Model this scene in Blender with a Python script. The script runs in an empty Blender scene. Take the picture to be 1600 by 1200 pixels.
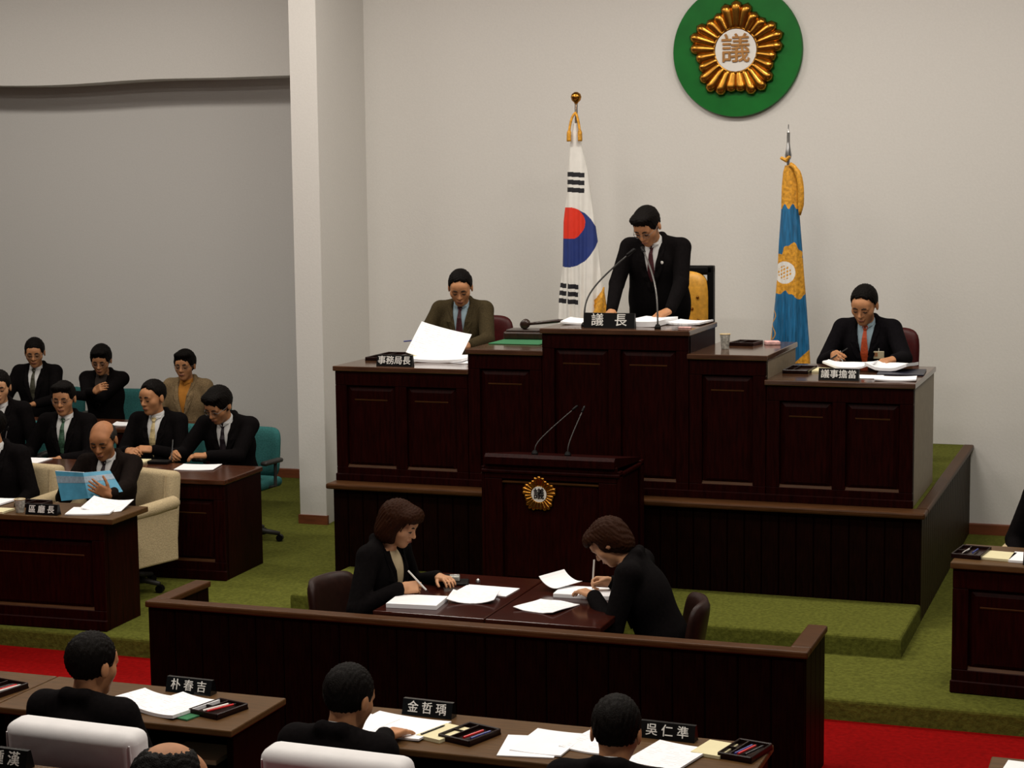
import bpy, bmesh, math, random
import numpy as np
from mathutils import Matrix, Vector
random.seed(7)
scene = bpy.context.scene
COL = scene.collection
R = math.radians

# ------------------------------------------------------------------ camera
CAM_H = 2.9
yaw, pitch, roll = R(19.8), R(6.40), R(0.62)
fw = Vector((-math.sin(yaw)*math.cos(pitch), math.cos(yaw)*math.cos(pitch), -math.sin(pitch)))
r0 = fw.cross(Vector((0, 0, 1))).normalized(); u0 = r0.cross(fw)
cr = r0*math.cos(roll) - u0*math.sin(roll); cu_ = r0*math.sin(roll) + u0*math.cos(roll)
cam = bpy.data.cameras.new('camera'); cam.sensor_width = 36; cam.lens = 2830*36/1600
cam.clip_end = 100
camo = bpy.data.objects.new('camera', cam); COL.objects.link(camo)
camo.matrix_world = Matrix(((cr.x, cu_.x, -fw.x, 0), (cr.y, cu_.y, -fw.y, 0), (cr.z, cu_.z, -fw.z, CAM_H), (0, 0, 0, 1)))
scene.camera = camo

# ------------------------------------------------------------------ world, lights, exposure
w = bpy.data.worlds.new('world'); scene.world = w; w.use_nodes = True
w.node_tree.nodes['Background'].inputs[0].default_value = (.90, .95, 1.0, 1)
w.node_tree.nodes['Background'].inputs[1].default_value = 0.05
scene.view_settings.view_transform = 'Standard'; scene.view_settings.look = 'None'
scene.view_settings.gamma = 1.0; scene.view_settings.use_curve_mapping = False
scene.view_settings.exposure = 0.0
def ceiling_light(x, y, z, sx, sy, power, col=(1, .93, .83)):
    l = bpy.data.lights.new('ceiling_light', 'AREA'); l.shape = 'RECTANGLE'; l.size = sx; l.size_y = sy
    l.energy = power; l.color = col
    o = bpy.data.objects.new('ceiling_light', l); COL.objects.link(o); o.location = (x, y, z)
    return o
for (x, y, p) in ((-11.2, 12.2, 82), (-8.6, 12.2, 84), (-5.4, 11.6, 100), (-2.6, 11.6, 115), (.2, 11.6, 100),
                  (-9.0, 8.6, 70), (-6.0, 8.6, 70), (-3.0, 8.6, 70), (0, 8.6, 70),
                  (-6.0, 5.4, 115), (-3.0, 5.4, 125), (0, 5.4, 115)):
    ceiling_light(x, y, 5.55, 1.5, .5, p*.74)

# ------------------------------------------------------------------ materials
def mat(name, col, rough=.6, spec=.4, var=.0, scale=30, bump=.0, stretch=(1, 1, 1), metal=0, sheen=0, alpha=None, col2=None):
    m = bpy.data.materials.new(name); m.use_nodes = True
    nt = m.node_tree; b = nt.nodes['Principled BSDF']
    b.inputs['Base Color'].default_value = (*col, 1); b.inputs['Roughness'].default_value = rough
    b.inputs['Specular IOR Level'].default_value = spec; b.inputs['Metallic'].default_value = metal
    if sheen: b.inputs['Sheen Weight'].default_value = sheen
    tc = nt.nodes.new('ShaderNodeTexCoord'); mp = nt.nodes.new('ShaderNodeMapping')
    mp.inputs['Scale'].default_value = stretch
    nz = nt.nodes.new('ShaderNodeTexNoise'); nz.inputs['Scale'].default_value = scale; nz.inputs['Detail'].default_value = 4
    nt.links.new(tc.outputs['Object'], mp.inputs[0]); nt.links.new(mp.outputs[0], nz.inputs['Vector'])
    rp = nt.nodes.new('ShaderNodeValToRGB'); e = rp.color_ramp.elements
    c2 = col2 if col2 else tuple(c*(1+var) for c in col)
    e[0].position = .3; e[1].position = .72
    e[0].color = (*[c*(1-var) for c in col], 1); e[1].color = (*c2, 1)
    nt.links.new(nz.outputs['Fac'], rp.inputs[0]); nt.links.new(rp.outputs[0], b.inputs['Base Color'])
    if bump:
        bp = nt.nodes.new('ShaderNodeBump'); bp.inputs['Strength'].default_value = bump; bp.inputs['Distance'].default_value = .01
        nt.links.new(nz.outputs['Fac'], bp.inputs['Height']); nt.links.new(bp.outputs[0], b.inputs['Normal'])
    return m
M = {}
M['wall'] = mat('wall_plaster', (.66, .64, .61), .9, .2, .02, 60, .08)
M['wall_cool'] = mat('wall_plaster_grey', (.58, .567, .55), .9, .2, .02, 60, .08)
M['green_carpet'] = mat('green_carpet', (.092, .098, .017), .97, .05, .28, 45, .5)
M['red_carpet'] = mat('red_carpet', (.20, .0022, .0022), .97, .04, .2, 35, .4)
M['ceiling'] = mat('ceiling_board', (.6, .58, .55), .9, .2, .02, 40)
M['skirting'] = mat('skirting_wood', (.16, .045, .016), .5, .4, .2, 8, 0, (1, 1, 6))
M['dark_wood'] = mat('dark_red_wood', (.0130, .0013, .0009), .45, .05, .45, 9, .04, (6, 6, .7))
M['desk_top'] = mat('polished_desk_top', (.062, .019, .008), .22, .36, .35, 7, .0, (.8, 7, 7))
M['dais_top'] = mat('polished_dais_desk_top', (.065, .028, .013), .14, .75, .35, 7, .0, (.8, 7, 7))
M['brown_top'] = mat('brown_desk_top', (.086, .043, .015), .42, .14, .25, 9, .0, (.8, 8, 8))
M['bar_wood'] = mat('bar_dark_wood', (.0062, .0014, .0008), .5, .04, .45, 10, .04, (7, 7, .7))
M['lit_side_wood'] = mat('olive_brown_wood_lit', (.026, .016, .006), .5, .06, .4, 10, .04, (7, 7, .7))  # brighter than the front planks: light on the dais side put into the colour
M['bar_cap'] = mat('bar_cap_wood', (.060, .024, .008), .42, .12, .3, 12, .0, (.7, 9, 9))
M['red_table'] = mat('red_brown_table', (.030, .0055, .003), .16, .40, .3, 8, .0, (.8, 7, 7))
M['lit_grey_side'] = mat('grey_brown_laminate_lit', (.225, .18, .118), .5, .4, .1, 20)  # laminate colour brightened to stand in for strong light on the desk sides
M['black'] = mat('black_plastic', (.004, .0035, .0035), .4, .12, .1, 20)
M['black_gloss'] = mat('black_gloss_acrylic', (.004, .004, .004), .1, .5, .1, 20)
M['white_letter'] = mat('white_lettering', (.75, .74, .70), .6, .3, .04, 20)
M['suit_black'] = mat('black_suit_cloth', (.0045, .0036, .0038), .9, .04, .25, 60, .1, sheen=.0)
M['suit_navy'] = mat('navy_suit_cloth', (.005, .0042, .0052), .9, .04, .25, 60, .1)
M['suit_brown'] = mat('dark_brown_suit_cloth', (.0085, .0055, .0045), .9, .04, .25, 60, .1)
M['suit_olive'] = mat('olive_brown_suit_cloth', (.048, .036, .018), .92, .04, .3, 120, .15)
M['suit_tan'] = mat('tan_tweed_cloth', (.20, .14, .075), .95, .04, .45, 140, .2)
M['trousers'] = mat('dark_trouser_cloth', (.009, .0085, .0085), .9, .04, .2, 60)
M['shoe'] = mat('black_shoe_leather', (.008, .007, .006), .35, .5, .1, 20)
M['shirt_white'] = mat('white_shirt', (.58, .58, .57), .85, .2, .05, 40)
M['shirt_blue'] = mat('pale_blue_shirt', (.26, .35, .40), .85, .2, .05, 40)
M['shirt_dark'] = mat('dark_shirt', (.03, .022, .018), .85, .2, .05, 40)
M['shirt_orange'] = mat('mustard_orange_shirt', (.42, .17, .025), .85, .2, .12, 40)
M['blouse'] = mat('cream_blouse', (.42, .34, .21), .85, .2, .06, 40)
M['tie_maroon'] = mat('maroon_tie', (.045, .006, .009), .6, .3, .6, 90)
M['tie_dark'] = mat('dark_purple_tie', (.014, .008, .012), .6, .3, .4, 90)
M['tie_orange'] = mat('orange_tie', (.42, .06, .014), .6, .3, .25, 90)
M['tie_green'] = mat('green_tie', (.035, .085, .05), .6, .3, .5, 70)
M['tie_olive'] = mat('olive_tie', (.05, .048, .03), .6, .3, .3, 70)
M['tie_cream'] = mat('cream_tie', (.50, .40, .20), .6, .3, .2, 70)
M['skin'] = mat('skin', (.42, .195, .090), .55, .25, .10, 25, .03)
M['skin_dark'] = mat('tanned_skin', (.35, .150, .066), .55, .25, .12, 25, .03)
M['skin_pale'] = mat('pale_skin', (.50, .255, .13), .55, .35, .08, 25, .03)
M['lips'] = mat('lips', (.20, .06, .04), .5, .3, .1, 40)
M['brow'] = mat('eyebrow_hair', (.012, .009, .007), .8, .2, .3, 80)
M['hair_black'] = mat('black_hair', (.0045, .0033, .0027), .5, .055, .6, 70, .45, (5, 5, 1))
M['hair_brown'] = mat('dark_brown_hair', (.024, .0080, .0032), .55, .05, .6, 90, .25, (6, 6, 1))
M['hair_grey'] = mat('greying_hair', (.018, .015, .013), .6, .1, .6, 80, .2, (6, 6, 1))
M['paper'] = mat('white_paper', (.88, .88, .90), .8, .25, .02, 12)
M['cream_pad'] = mat('cream_note_paper', (.70, .64, .40), .8, .25, .03, 12)
M['green_felt'] = mat('green_felt', (.045, .16, .075), .95, .1, .1, 80, .2)
M['book_blue'] = mat('light_blue_book_cover', (.075, .30, .46), .4, .4, .15, 14)
M['book_band'] = mat('grey_book_band', (.26, .33, .40), .45, .4, .2, 60)
M['teal'] = mat('teal_chair_fabric', (.028, .115, .112), .95, .1, .2, 90, .2)
M['cream_fabric'] = mat('cream_beige_upholstery', (.46, .365, .22), .95, .15, .15, 110, .3)
M['gold_fabric'] = mat('gold_tufted_fabric', (.62, .30, .03), .5, .5, .2, 30, .1)
M['chair_red'] = mat('dark_red_leather', (.045, .004, .004), .45, .2, .2, 30)
M['chair_brown'] = mat('dark_brown_leather', (.018, .006, .004), .45, .18, .25, 30)
M['white_cover'] = mat('white_chair_cover_cloth', (.70, .69, .69), .92, .15, .03, 18, .08)
M['dark_grey'] = mat('dark_grey_plastic', (.022, .02, .018), .5, .4, .1, 20)
M['chrome'] = mat('brushed_metal', (.5, .5, .5), .3, .5, .05, 20, metal=1)
M['gunmetal'] = mat('gunmetal', (.12, .115, .11), .4, .5, .05, 20, metal=.6)
M['gold'] = mat('polished_gold', (.40, .18, .028), .27, .5, .3, 14, .05, metal=1)
M['gold_cloth'] = mat('gold_embroidered_cloth', (.60, .28, .02), .6, .4, .35, 45, .3)
M['emblem_green'] = mat('green_lacquer', (.006, .13, .018), .4, .2, .12, 6)
M['emblem_white'] = mat('white_enamel', (.74, .72, .68), .4, .4, .02, 20)
M['emblem_letter'] = mat('bronze_letter', (.38, .18, .05), .5, .3, .2, 30)
M['flag_white'] = mat('white_flag_silk', (.72, .70, .66), .6, .4, .05, 12)
M['flag_red'] = mat('red_flag_silk', (.68, .028, .008), .6, .4, .08, 12)
M['flag_blue'] = mat('navy_flag_silk', (.012, .030, .17), .6, .4, .12, 12)
M['flag_black'] = mat('black_flag_silk', (.009, .008, .012), .6, .4, .1, 12)
M['flag_sky'] = mat('blue_flag_satin', (.010, .12, .27), .45, .5, .35, 14, 0, (5, 5, .6))
M['tray'] = mat('dark_red_lacquer_tray', (.012, .004, .003), .3, .2, .3, 30)
M['cup_paper'] = mat('patterned_paper_cup', (.42, .41, .36), .7, .3, .55, 55)
M['cup_rim'] = mat('cream_cup_rim', (.60, .46, .24), .7, .3, .05, 30)
M['pen_red'] = mat('red_pen', (.55, .012, .012), .35, .5, .05, 30)
M['pen_blue'] = mat('blue_pen', (.035, .05, .24), .35, .5, .05, 30)
M['pen_white'] = mat('white_pen', (.72, .70, .66), .35, .5, .05, 30)
M['pen_black'] = mat('black_pen', (.008, .008, .008), .35, .5, .05, 30)
M['pink'] = mat('pink_card', (.62, .36, .34), .7, .3, .3, 40)
M['silver'] = mat('silver_plastic', (.42, .42, .38), .35, .5, .1, 30, metal=.4)
M['badge'] = mat('id_badge_card', (.60, .52, .34), .4, .5, .05, 20)
M['gavel_wood'] = mat('dark_gavel_wood', (.022, .008, .004), .28, .5, .4, 12, 0, (6, 1, 1))
M['folder_blue'] = mat('dark_blue_folder', (.008, .01, .022), .4, .4, .1, 20)
# printed paper: faint rows of grey print
def printed():
    m = bpy.data.materials.new('printed_paper'); m.use_nodes = True; nt = m.node_tree; b = nt.nodes['Principled BSDF']
    b.inputs['Roughness'].default_value = .8
    tc = nt.nodes.new('ShaderNodeTexCoord'); sp = nt.nodes.new('ShaderNodeSeparateXYZ'); nt.links.new(tc.outputs['Object'], sp.inputs[0])
    wv = nt.nodes.new('ShaderNodeMath'); wv.operation = 'MULTIPLY'; wv.inputs[1].default_value = 330; nt.links.new(sp.outputs['Y'], wv.inputs[0])
    sn = nt.nodes.new('ShaderNodeMath'); sn.operation = 'SINE'; nt.links.new(wv.outputs[0], sn.inputs[0])
    g = nt.nodes.new('ShaderNodeMath'); g.operation = 'GREATER_THAN'; g.inputs[1].default_value = .45; nt.links.new(sn.outputs[0], g.inputs[0])
    nz = nt.nodes.new('ShaderNodeTexNoise'); nz.inputs['Scale'].default_value = 34; nz.inputs['Detail'].default_value = 2; nt.links.new(tc.outputs['Object'], nz.inputs['Vector'])
    g2 = nt.nodes.new('ShaderNodeMath'); g2.operation = 'GREATER_THAN'; g2.inputs[1].default_value = .53; nt.links.new(nz.outputs['Fac'], g2.inputs[0])
    mu = nt.nodes.new('ShaderNodeMath'); mu.operation = 'MULTIPLY'; nt.links.new(g.outputs[0], mu.inputs[0]); nt.links.new(g2.outputs[0], mu.inputs[1])
    mx = nt.nodes.new('ShaderNodeMix'); mx.data_type = 'RGBA'; mx.inputs['A'].default_value = (.88, .88, .90, 1); mx.inputs['B'].default_value = (.70, .70, .74, 1)
    nt.links.new(mu.outputs[0], mx.inputs['Factor']); nt.links.new(mx.outputs['Result'], b.inputs['Base Color'])
    return m
M['printed'] = printed()

# ------------------------------------------------------------------ helpers
def link(name, me, m=None, parent=None, loc=None, rot=None, smooth=False):
    o = bpy.data.objects.new(name, me); COL.objects.link(o)
    if m is not None and me is not None and not me.materials:
        for x in (m if isinstance(m, (list, tuple)) else [m]): me.materials.append(M[x] if isinstance(x, str) else x)
    if parent is not None: o.parent = parent
    if loc is not None: o.location = loc
    if rot is not None: o.rotation_euler = rot
    if smooth and me is not None: me.shade_smooth()
    return o
def empty(name, loc=(0, 0, 0), rz=0):
    o = bpy.data.objects.new(name, None); COL.objects.link(o); o.location = loc; o.rotation_euler = (0, 0, rz)
    o.empty_display_size = .1
    return o
def tag(o, label, cat, group=None):
    o['label'] = label; o['category'] = cat
    if group: o['group'] = group
    return o
def struct(o, label=None):
    o['kind'] = 'structure'
    if label: o['label'] = label
    return o
def mesh(v, f, name='m'):
    me = bpy.data.meshes.new(name); me.from_pydata([tuple(x) for x in v], [], f); me.update(); return me
def from_bm(bm):
    me = bpy.data.meshes.new('m'); bm.to_mesh(me); bm.free(); return me
def box(x0, x1, y0, y1, z0, z1, bev=0, seg=2):
    bm = bmesh.new(); bmesh.ops.create_cube(bm, size=1)
    for v in bm.verts:
        v.co = Vector(((x0+x1)/2+v.co.x*(x1-x0), (y0+y1)/2+v.co.y*(y1-y0), (z0+z1)/2+v.co.z*(z1-z0)))
    if bev: bmesh.ops.bevel(bm, geom=bm.edges[:], offset=bev, segments=seg, profile=.5, affect='EDGES', clamp_overlap=True)
    return from_bm(bm)
def cbox(cx, cy, cz, sx, sy, sz, bev=0, seg=2):
    return box(cx-sx/2, cx+sx/2, cy-sy/2, cy+sy/2, cz-sz/2, cz+sz/2, bev, seg)
def prism(poly, axis, a, b):
    """extrude a polygon of 2D points along axis ('x': poly=(y,z), 'y': poly=(x,z), 'z': poly=(x,y))"""
    n = len(poly); V = []
    for t in (a, b):
        for p, q in poly: V.append({'x': (t, p, q), 'y': (p, t, q), 'z': (p, q, t)}[axis])
    F = [tuple(range(n-1, -1, -1)), tuple(range(n, 2*n))] + [(i, (i+1) % n, n+(i+1) % n, n+i) for i in range(n)]
    me = mesh(V, F)
    bm = bmesh.new(); bm.from_mesh(me); bmesh.ops.recalc_face_normals(bm, faces=bm.faces[:]); bm.to_mesh(me); bm.free()
    return me
def lathe(prof, n=20, cap=True):
    V = []; F = []
    for r, z in prof:
        for i in range(n): V.append((r*math.cos(2*math.pi*i/n), r*math.sin(2*math.pi*i/n), z))
    for j in range(len(prof)-1):
        for i in range(n): F.append((j*n+i, j*n+(i+1) % n, (j+1)*n+(i+1) % n, (j+1)*n+i))
    if cap:
        F.append(tuple(range(n-1, -1, -1))); F.append(tuple((len(prof)-1)*n+i for i in range(n)))
    return mesh(V, F)
def tube(pts, rad, n=8, closed=False):
    pts = [Vector(p) for p in pts]; m_ = len(pts); V = []; F = []
    rad = rad if isinstance(rad, (list, tuple)) else [rad]*m_
    up = None
    for i, p in enumerate(pts):
        t = (pts[(i+1) % m_]-pts[i-1]) if closed else (pts[min(i+1, m_-1)]-pts[max(i-1, 0)])
        t.normalize()
        if up is None:
            up = Vector((0, 0, 1)) if abs(t.z) < .9 else Vector((1, 0, 0))
        a = t.cross(up).normalized(); b = a.cross(t); up = b
        for k in range(n):
            th = 2*math.pi*k/n; V.append(p+(a*math.cos(th)+b*math.sin(th))*rad[i])
    for i in range(m_ if closed else m_-1):
        for k in range(n): F.append((i*n+k, i*n+(k+1) % n, ((i+1) % m_)*n+(k+1) % n, ((i+1) % m_)*n+k))
    if not closed:
        F.append(tuple(range(n-1, -1, -1))); F.append(tuple((m_-1)*n+k for k in range(n)))
    return mesh(V, F)
def bez(p0, p1, p2, p3, n=14):
    out = []
    for i in range(n+1):
        t = i/n; out.append(tuple((1-t)**3*a+3*t*(1-t)**2*b+3*t*t*(1-t)*c+t**3*d for a, b, c, d in zip(p0, p1, p2, p3)))
    return out
def text_mesh(body, size, ext=.0015, off=.0, spacing=1.0, bold=.011):
    cu = bpy.data.curves.new('t', 'FONT'); cu.body = body; cu.size = size; cu.extrude = ext; cu.offset = off
    cu.align_x = 'CENTER'; cu.align_y = 'CENTER'; cu.space_character = spacing; cu.resolution_u = 2
    o = bpy.data.objects.new('t', cu); COL.objects.link(o)
    dg = bpy.context.evaluated_depsgraph_get()
    me = bpy.data.meshes.new_from_object(o.evaluated_get(dg)); me.materials.clear()
    bpy.data.objects.remove(o); bpy.data.curves.remove(cu)
    bm = bmesh.new()
    for sx, sy in ((-bold, -bold*.6), (bold, -bold*.6), (0, bold*.6)):
        t_ = me.copy(); t_.transform(Matrix.Translation((sx*size, sy*size, ext*.35*(1+sx/max(bold, 1e-6)*.5+(sy > 0)*.8)))); bm.from_mesh(t_); bpy.data.meshes.remove(t_)
    bpy.data.meshes.remove(me)
    return from_bm(bm)
def raised_panel(wd, ht, dep=.014, bw=.03):
    """a raised-and-fielded panel in the x/z plane facing -y, back at y=0"""
    a, b, c, d = -wd/2, wd/2, -ht/2, ht/2
    V = [(a, 0, c), (b, 0, c), (b, 0, d), (a, 0, d), (a, -.004, c), (b, -.004, c), (b, -.004, d), (a, -.004, d),
         (a+bw, -dep, c+bw), (b-bw, -dep, c+bw), (b-bw, -dep, d-bw), (a+bw, -dep, d-bw)]
    F = [(0, 1, 5, 4), (1, 2, 6, 5), (2, 3, 7, 6), (3, 0, 4, 7), (4, 5, 9, 8), (5, 6, 10, 9), (6, 7, 11, 10), (7, 4, 8, 11), (8, 9, 10, 11), (3, 2, 1, 0)]
    return mesh(V, F)

# ------------------------------------------------------------------ room shell
FZ = .12                                     # green carpet level
DZ = .82                                     # dais level
struct(link('floor', box(-14, 5, -2, 9.5, -.2, 0), 'red_carpet'), 'bright red carpet on the floor of the chamber')
def stage(poly, z0, z1):
    me = prism(poly, 'z', z0, z1); bm = bmesh.new(); bm.from_mesh(me)
    ed = [e for e in bm.edges if all(abs(v.co.z-z1) < 1e-5 for v in e.verts)]
    bmesh.ops.bevel(bm, geom=ed, offset=.022, segments=3, profile=.5, affect='EDGES'); return from_bm(bm)
struct(link('floor_green_carpet', stage([(-14, 9.5), (5, 9.5), (5, 15.6), (-14, 15.6)], -.2, FZ), 'green_carpet'), 'green carpeted platform one step above the red floor')
struct(link('carpet_step', stage([(-5.30, 10.41), (-1.37, 10.41), (-1.37, 11.31), (-5.30, 11.31)], FZ-.02, .24), 'green_carpet'), 'green carpeted step along the foot of the dais')
struct(link('wall_back', box(-6.47, 5, 14.33, 14.6, -.2, 5.7), 'wall'), 'pale plaster wall behind the dais')
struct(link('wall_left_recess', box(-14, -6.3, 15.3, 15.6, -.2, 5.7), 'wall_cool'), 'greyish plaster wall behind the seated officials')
# ceiling beam on the recessed wall, with a slightly wavy lower edge
V = []; F = []; nb = 60
for i in range(nb+1):
    x = -14+7.45*i/nb; zz = 3.868+.018*math.sin(x*2.1+.6)*max(0, min(1, (-8.2-x)/1.2))
    V += [(x, 14.92, zz), (x, 14.92, 5.7), (x, 15.32, 5.7), (x, 15.32, zz)]
for i in range(nb):
    a = i*4; b = a+4
    F += [(a, b, b+1, a+1), (a+3, a+2, b+2, b+3), (a, a+3, b+3, b), (a+1, b+1, b+2, a+2)]
struct(link('trim_beam', mesh(V, F), 'wall'), 'plastered beam across the top of the grey wall')
struct(link('wall_pillar', prism([(-6.62, 13.22), (-6.382, 13.22), (-6.47, 14.34), (-6.47, 15.35), (-6.72, 15.35)], 'z', 0, 5.7), 'wall'), 'square white pillar beside the dais')
struct(link('baseboard_pillar', prism([(-6.632, 13.205), (-6.37, 13.205), (-6.372, 13.24), (-6.63, 13.24)], 'z', FZ-.01, FZ+.075, ), 'skirting'))
struct(link('baseboard_left', box(-14, -6.68, 15.275, 15.31, FZ-.01, FZ+.085, .006), 'skirting'))
struct(link('baseboard_back', box(-6.45, 5, 14.305, 14.34, FZ-.01, FZ+.085, .006), 'skirting'))
struct(link('ceiling', box(-14, 5, -2, 15.6, 5.7, 5.9), 'ceiling'))

# ------------------------------------------------------------------ dais
dais = tag(empty('dais', (-3.38, 11.3, FZ)), 'dark wooden dais with green carpeted top below the raised desks', 'dais')
dx, dy, dz = -3.38, 11.3, FZ
def dpart(name, me, m): 
    o = link(name, me, m, dais); o.location = (-dx, -dy, -dz); return o
dpart('carpet_top', box(-5.40, -1.39, 11.42, 14.325, DZ-.02, DZ), 'green_carpet')
dpart('core', box(-5.38, -1.40, 11.34, 14.325, FZ, DZ-.02), 'bar_wood')
plk = box(0, .112, 0, .02, 0, DZ-FZ-.035, .004, 1)
n = 36; wdt = (5.40-1.37)/n
plk = box(0, wdt-.004, 0, .03, 0, DZ-FZ-.02, .005, 1)
for i in range(n):
    o = link('plank', plk, 'bar_wood', dais); o.location = (-5.40+i*wdt-dx, 0+.0, 0)
n2 = 26; wd2 = 3.02/n2
plk2 = box(0, .03, 0, wd2-.005, 0, DZ-FZ-.02, .006, 1)
for i in range(n2):
    o = link('plank', plk2, 'lit_side_wood', dais); o.location = (-1.40-dx, .01+i*wd2, 0)
dpart('front_nosing', box(-5.44, -1.345, 11.255, 11.43, DZ-.035, DZ+.004, .012), 'bar_cap')
dpart('side_nosing', box(-1.425, -1.345, 11.43, 14.325, DZ-.035, DZ+.004, .012), 'bar_cap')
dpart('riser_platform', box(-4.4, -2.45, 12.25, 13.55, DZ, 1.06, .01), 'green_carpet')

def panel_desk(name, label, X0, X1, Y0, Y1, z0, z1, npan, rz=0, origin=None, side='dark_wood', top='desk_top', plinth=.10, over=.012, toprail=.10, group=None, over_r=None):
    """a fronted desk: top, front board, side panels, frame rails/stiles and fielded panels on the front"""
    cx, cy = ((X0+X1)/2, Y0) if origin is None else origin
    t = tag(empty(name, (cx, cy, z0), rz), label, 'desk', group)
    W = (X1-X0)/2; D = Y1-Y0; H = z1-z0
    link('desk_top', box(-W-over, W+(over if over_r is None else over_r), -over-.005, D+.01, H-.035, H, .006), top, t)
    link('front_board', box(-W, W, .03, .055, .0, H-.035), 'dark_wood', t)
    link('side_panel', box(-W, -W+.03, .012, D, 0, H-.035, .003, 1), side, t)
    link('side_panel', box(W-.03, W, .012, D, 0, H-.035, .003, 1), side, t)
    link('shelf', box(-W+.03, W-.03, .055, D*.75, H-.20, H-.18), 'dark_wood', t)
    sw = .085
    link('rail', box(-W, W, .0, .03, H-.035-toprail, H-.035, .004, 1), 'dark_wood', t)
    link('rail', box(-W, W, .0, .03, .0, plinth, .004, 1), 'dark_wood', t)
    link('plinth', box(-W-.006, W+.006, -.012, .012, 0, plinth*.55, .006, 1), 'dark_wood', t)
    xs = [-W + (2*W-sw)*i/npan for i in range(npan+1)]
    for x in xs: link('stile', box(x, x+sw, .001, .03, plinth, H-.035-toprail, .003, 1), 'dark_wood', t)
    ph = H-.035-toprail-plinth; pw = (2*W-sw)/npan-sw
    pm = raised_panel(pw-.004, ph-.004, .02, .035)
    for i in range(npan):
        link('panel', pm, 'dark_wood', t, (xs[i]+sw+pw/2, .03, plinth+ph/2))
        link('sill_moulding', prism([(.03, plinth), (.004, plinth), (.016, plinth+.016), (.03, plinth+.02)], 'x', xs[i]+sw, xs[i]+sw+pw), 'bar_cap', t)
        link('panel_moulding', prism([(.03, plinth+ph-.105), (.008, plinth+ph-.103), (.006, plinth+ph-.096), (.03, plinth+ph-.085)], 'x', xs[i]+sw+.06, xs[i]+sw+pw-.06), 'bar_cap', t)
    return t
panel_desk('dais_desk', 'dark wooden dais desk with two panels below the man in olive jacket', -5.425, -4.435, 11.42, 12.48, DZ, 1.63, 2, top='dais_top')
panel_desk('dais_desk', 'narrow raised dais desk carrying the gavel on green felt', -4.430, -3.900, 11.42, 12.48, DZ, 1.77, 1, top='dais_top')
panel_desk('dais_desk', 'tallest dais desk at which the standing man reads', -3.896, -2.890, 11.42, 12.17, DZ, 1.92, 2, top='dais_top')
panel_desk('dais_desk', 'narrow raised dais desk carrying a paper cup and black tray', -2.886, -2.380, 11.42, 12.42, DZ, 1.77, 1, side='lit_grey_side', top='dais_top')
panel_desk('dais_desk', 'dark wooden dais desk with greyish side coloured as brightly lit below the man with orange tie', -2.376, -1.445, 11.42, 12.48, DZ, 1.615, 2, side='lit_grey_side', top='dais_top')

# ------------------------------------------------------------------ flower emblem (five petals of five lobes round a white disc)
def lobe_mesh(L, wd, ht):
    V = []; F = []; nu, nv = 9, 10
    for i in range(nu+1):
        s = i/nu; prof = (min(1, s/.12)**.5)*(1-max(0, (s-.72)/.28)**2.2)**.5*(.52+.48*min(1, s/.75))
        for j in range(nv):
            th = 2*math.pi*j/nv; V.append((s*L, prof*wd*math.cos(th), max(-.2, math.sin(th))*prof*ht))
    for i in range(nu):
        for j in range(nv): F.append((i*nv+j, (i+1)*nv+j, (i+1)*nv+(j+1) % nv, i*nv+(j+1) % nv))
    F.append(tuple(range(nv))); F.append(tuple(nu*nv+j for j in reversed(range(nv))))
    return mesh(V, F)
def flower(parent, Rr, letter_mat='emblem_letter', zoff=0):
    """lies in local x/y, facing +z, petals reach radius Rr"""
    lm = {}
    for a_, tip in ((0, 1.0), (1, .955), (2, .845)):
        lm[a_] = lobe_mesh(Rr*(tip-.36), Rr*.125, Rr*.13)
        lm[a_].shade_smooth()
    base = lathe([(.5*Rr, 0), (.52*Rr, .02*Rr), (.44*Rr, .06*Rr), (.40*Rr, .06*Rr)], 40)
    link('petal_base', base, 'gold', parent, (0, 0, zoff), smooth=True)
    for i in range(5):
        for j in range(-2, 3):
            an = R(90+72*i+14.2*j); rr = .36*Rr
            link('petal_lobe', lm[abs(j)], 'gold', parent, (rr*math.cos(an), rr*math.sin(an), zoff+.03*Rr), (0, 0, an))
    link('centre_ring', tube([(.435*Rr*math.cos(t*math.pi/20), .435*Rr*math.sin(t*math.pi/20), zoff+.075*Rr) for t in range(40)], .028*Rr, 8, True), 'gold', parent, smooth=True)
    link('centre_disc', lathe([(.43*Rr, .0), (.43*Rr, .085*Rr), (.41*Rr, .095*Rr)], 40), 'emblem_white', parent, (0, 0, zoff))
    link('letter', text_mesh('議', .60*Rr, .012*Rr), letter_mat, parent, (0, -.0*Rr, zoff+.105*Rr))
em = tag(empty('wall_emblem', (-3.222, 14.33, 3.905)), 'round green wall emblem with golden flower and a bronze character', 'emblem')
em.rotation_euler = (R(90), 0, 0)
link('backing_disc', lathe([(.52, 0), (.522, .03), (.515, .05)], 72), 'emblem_green', em)
flower(em, .40, zoff=.05)

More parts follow.
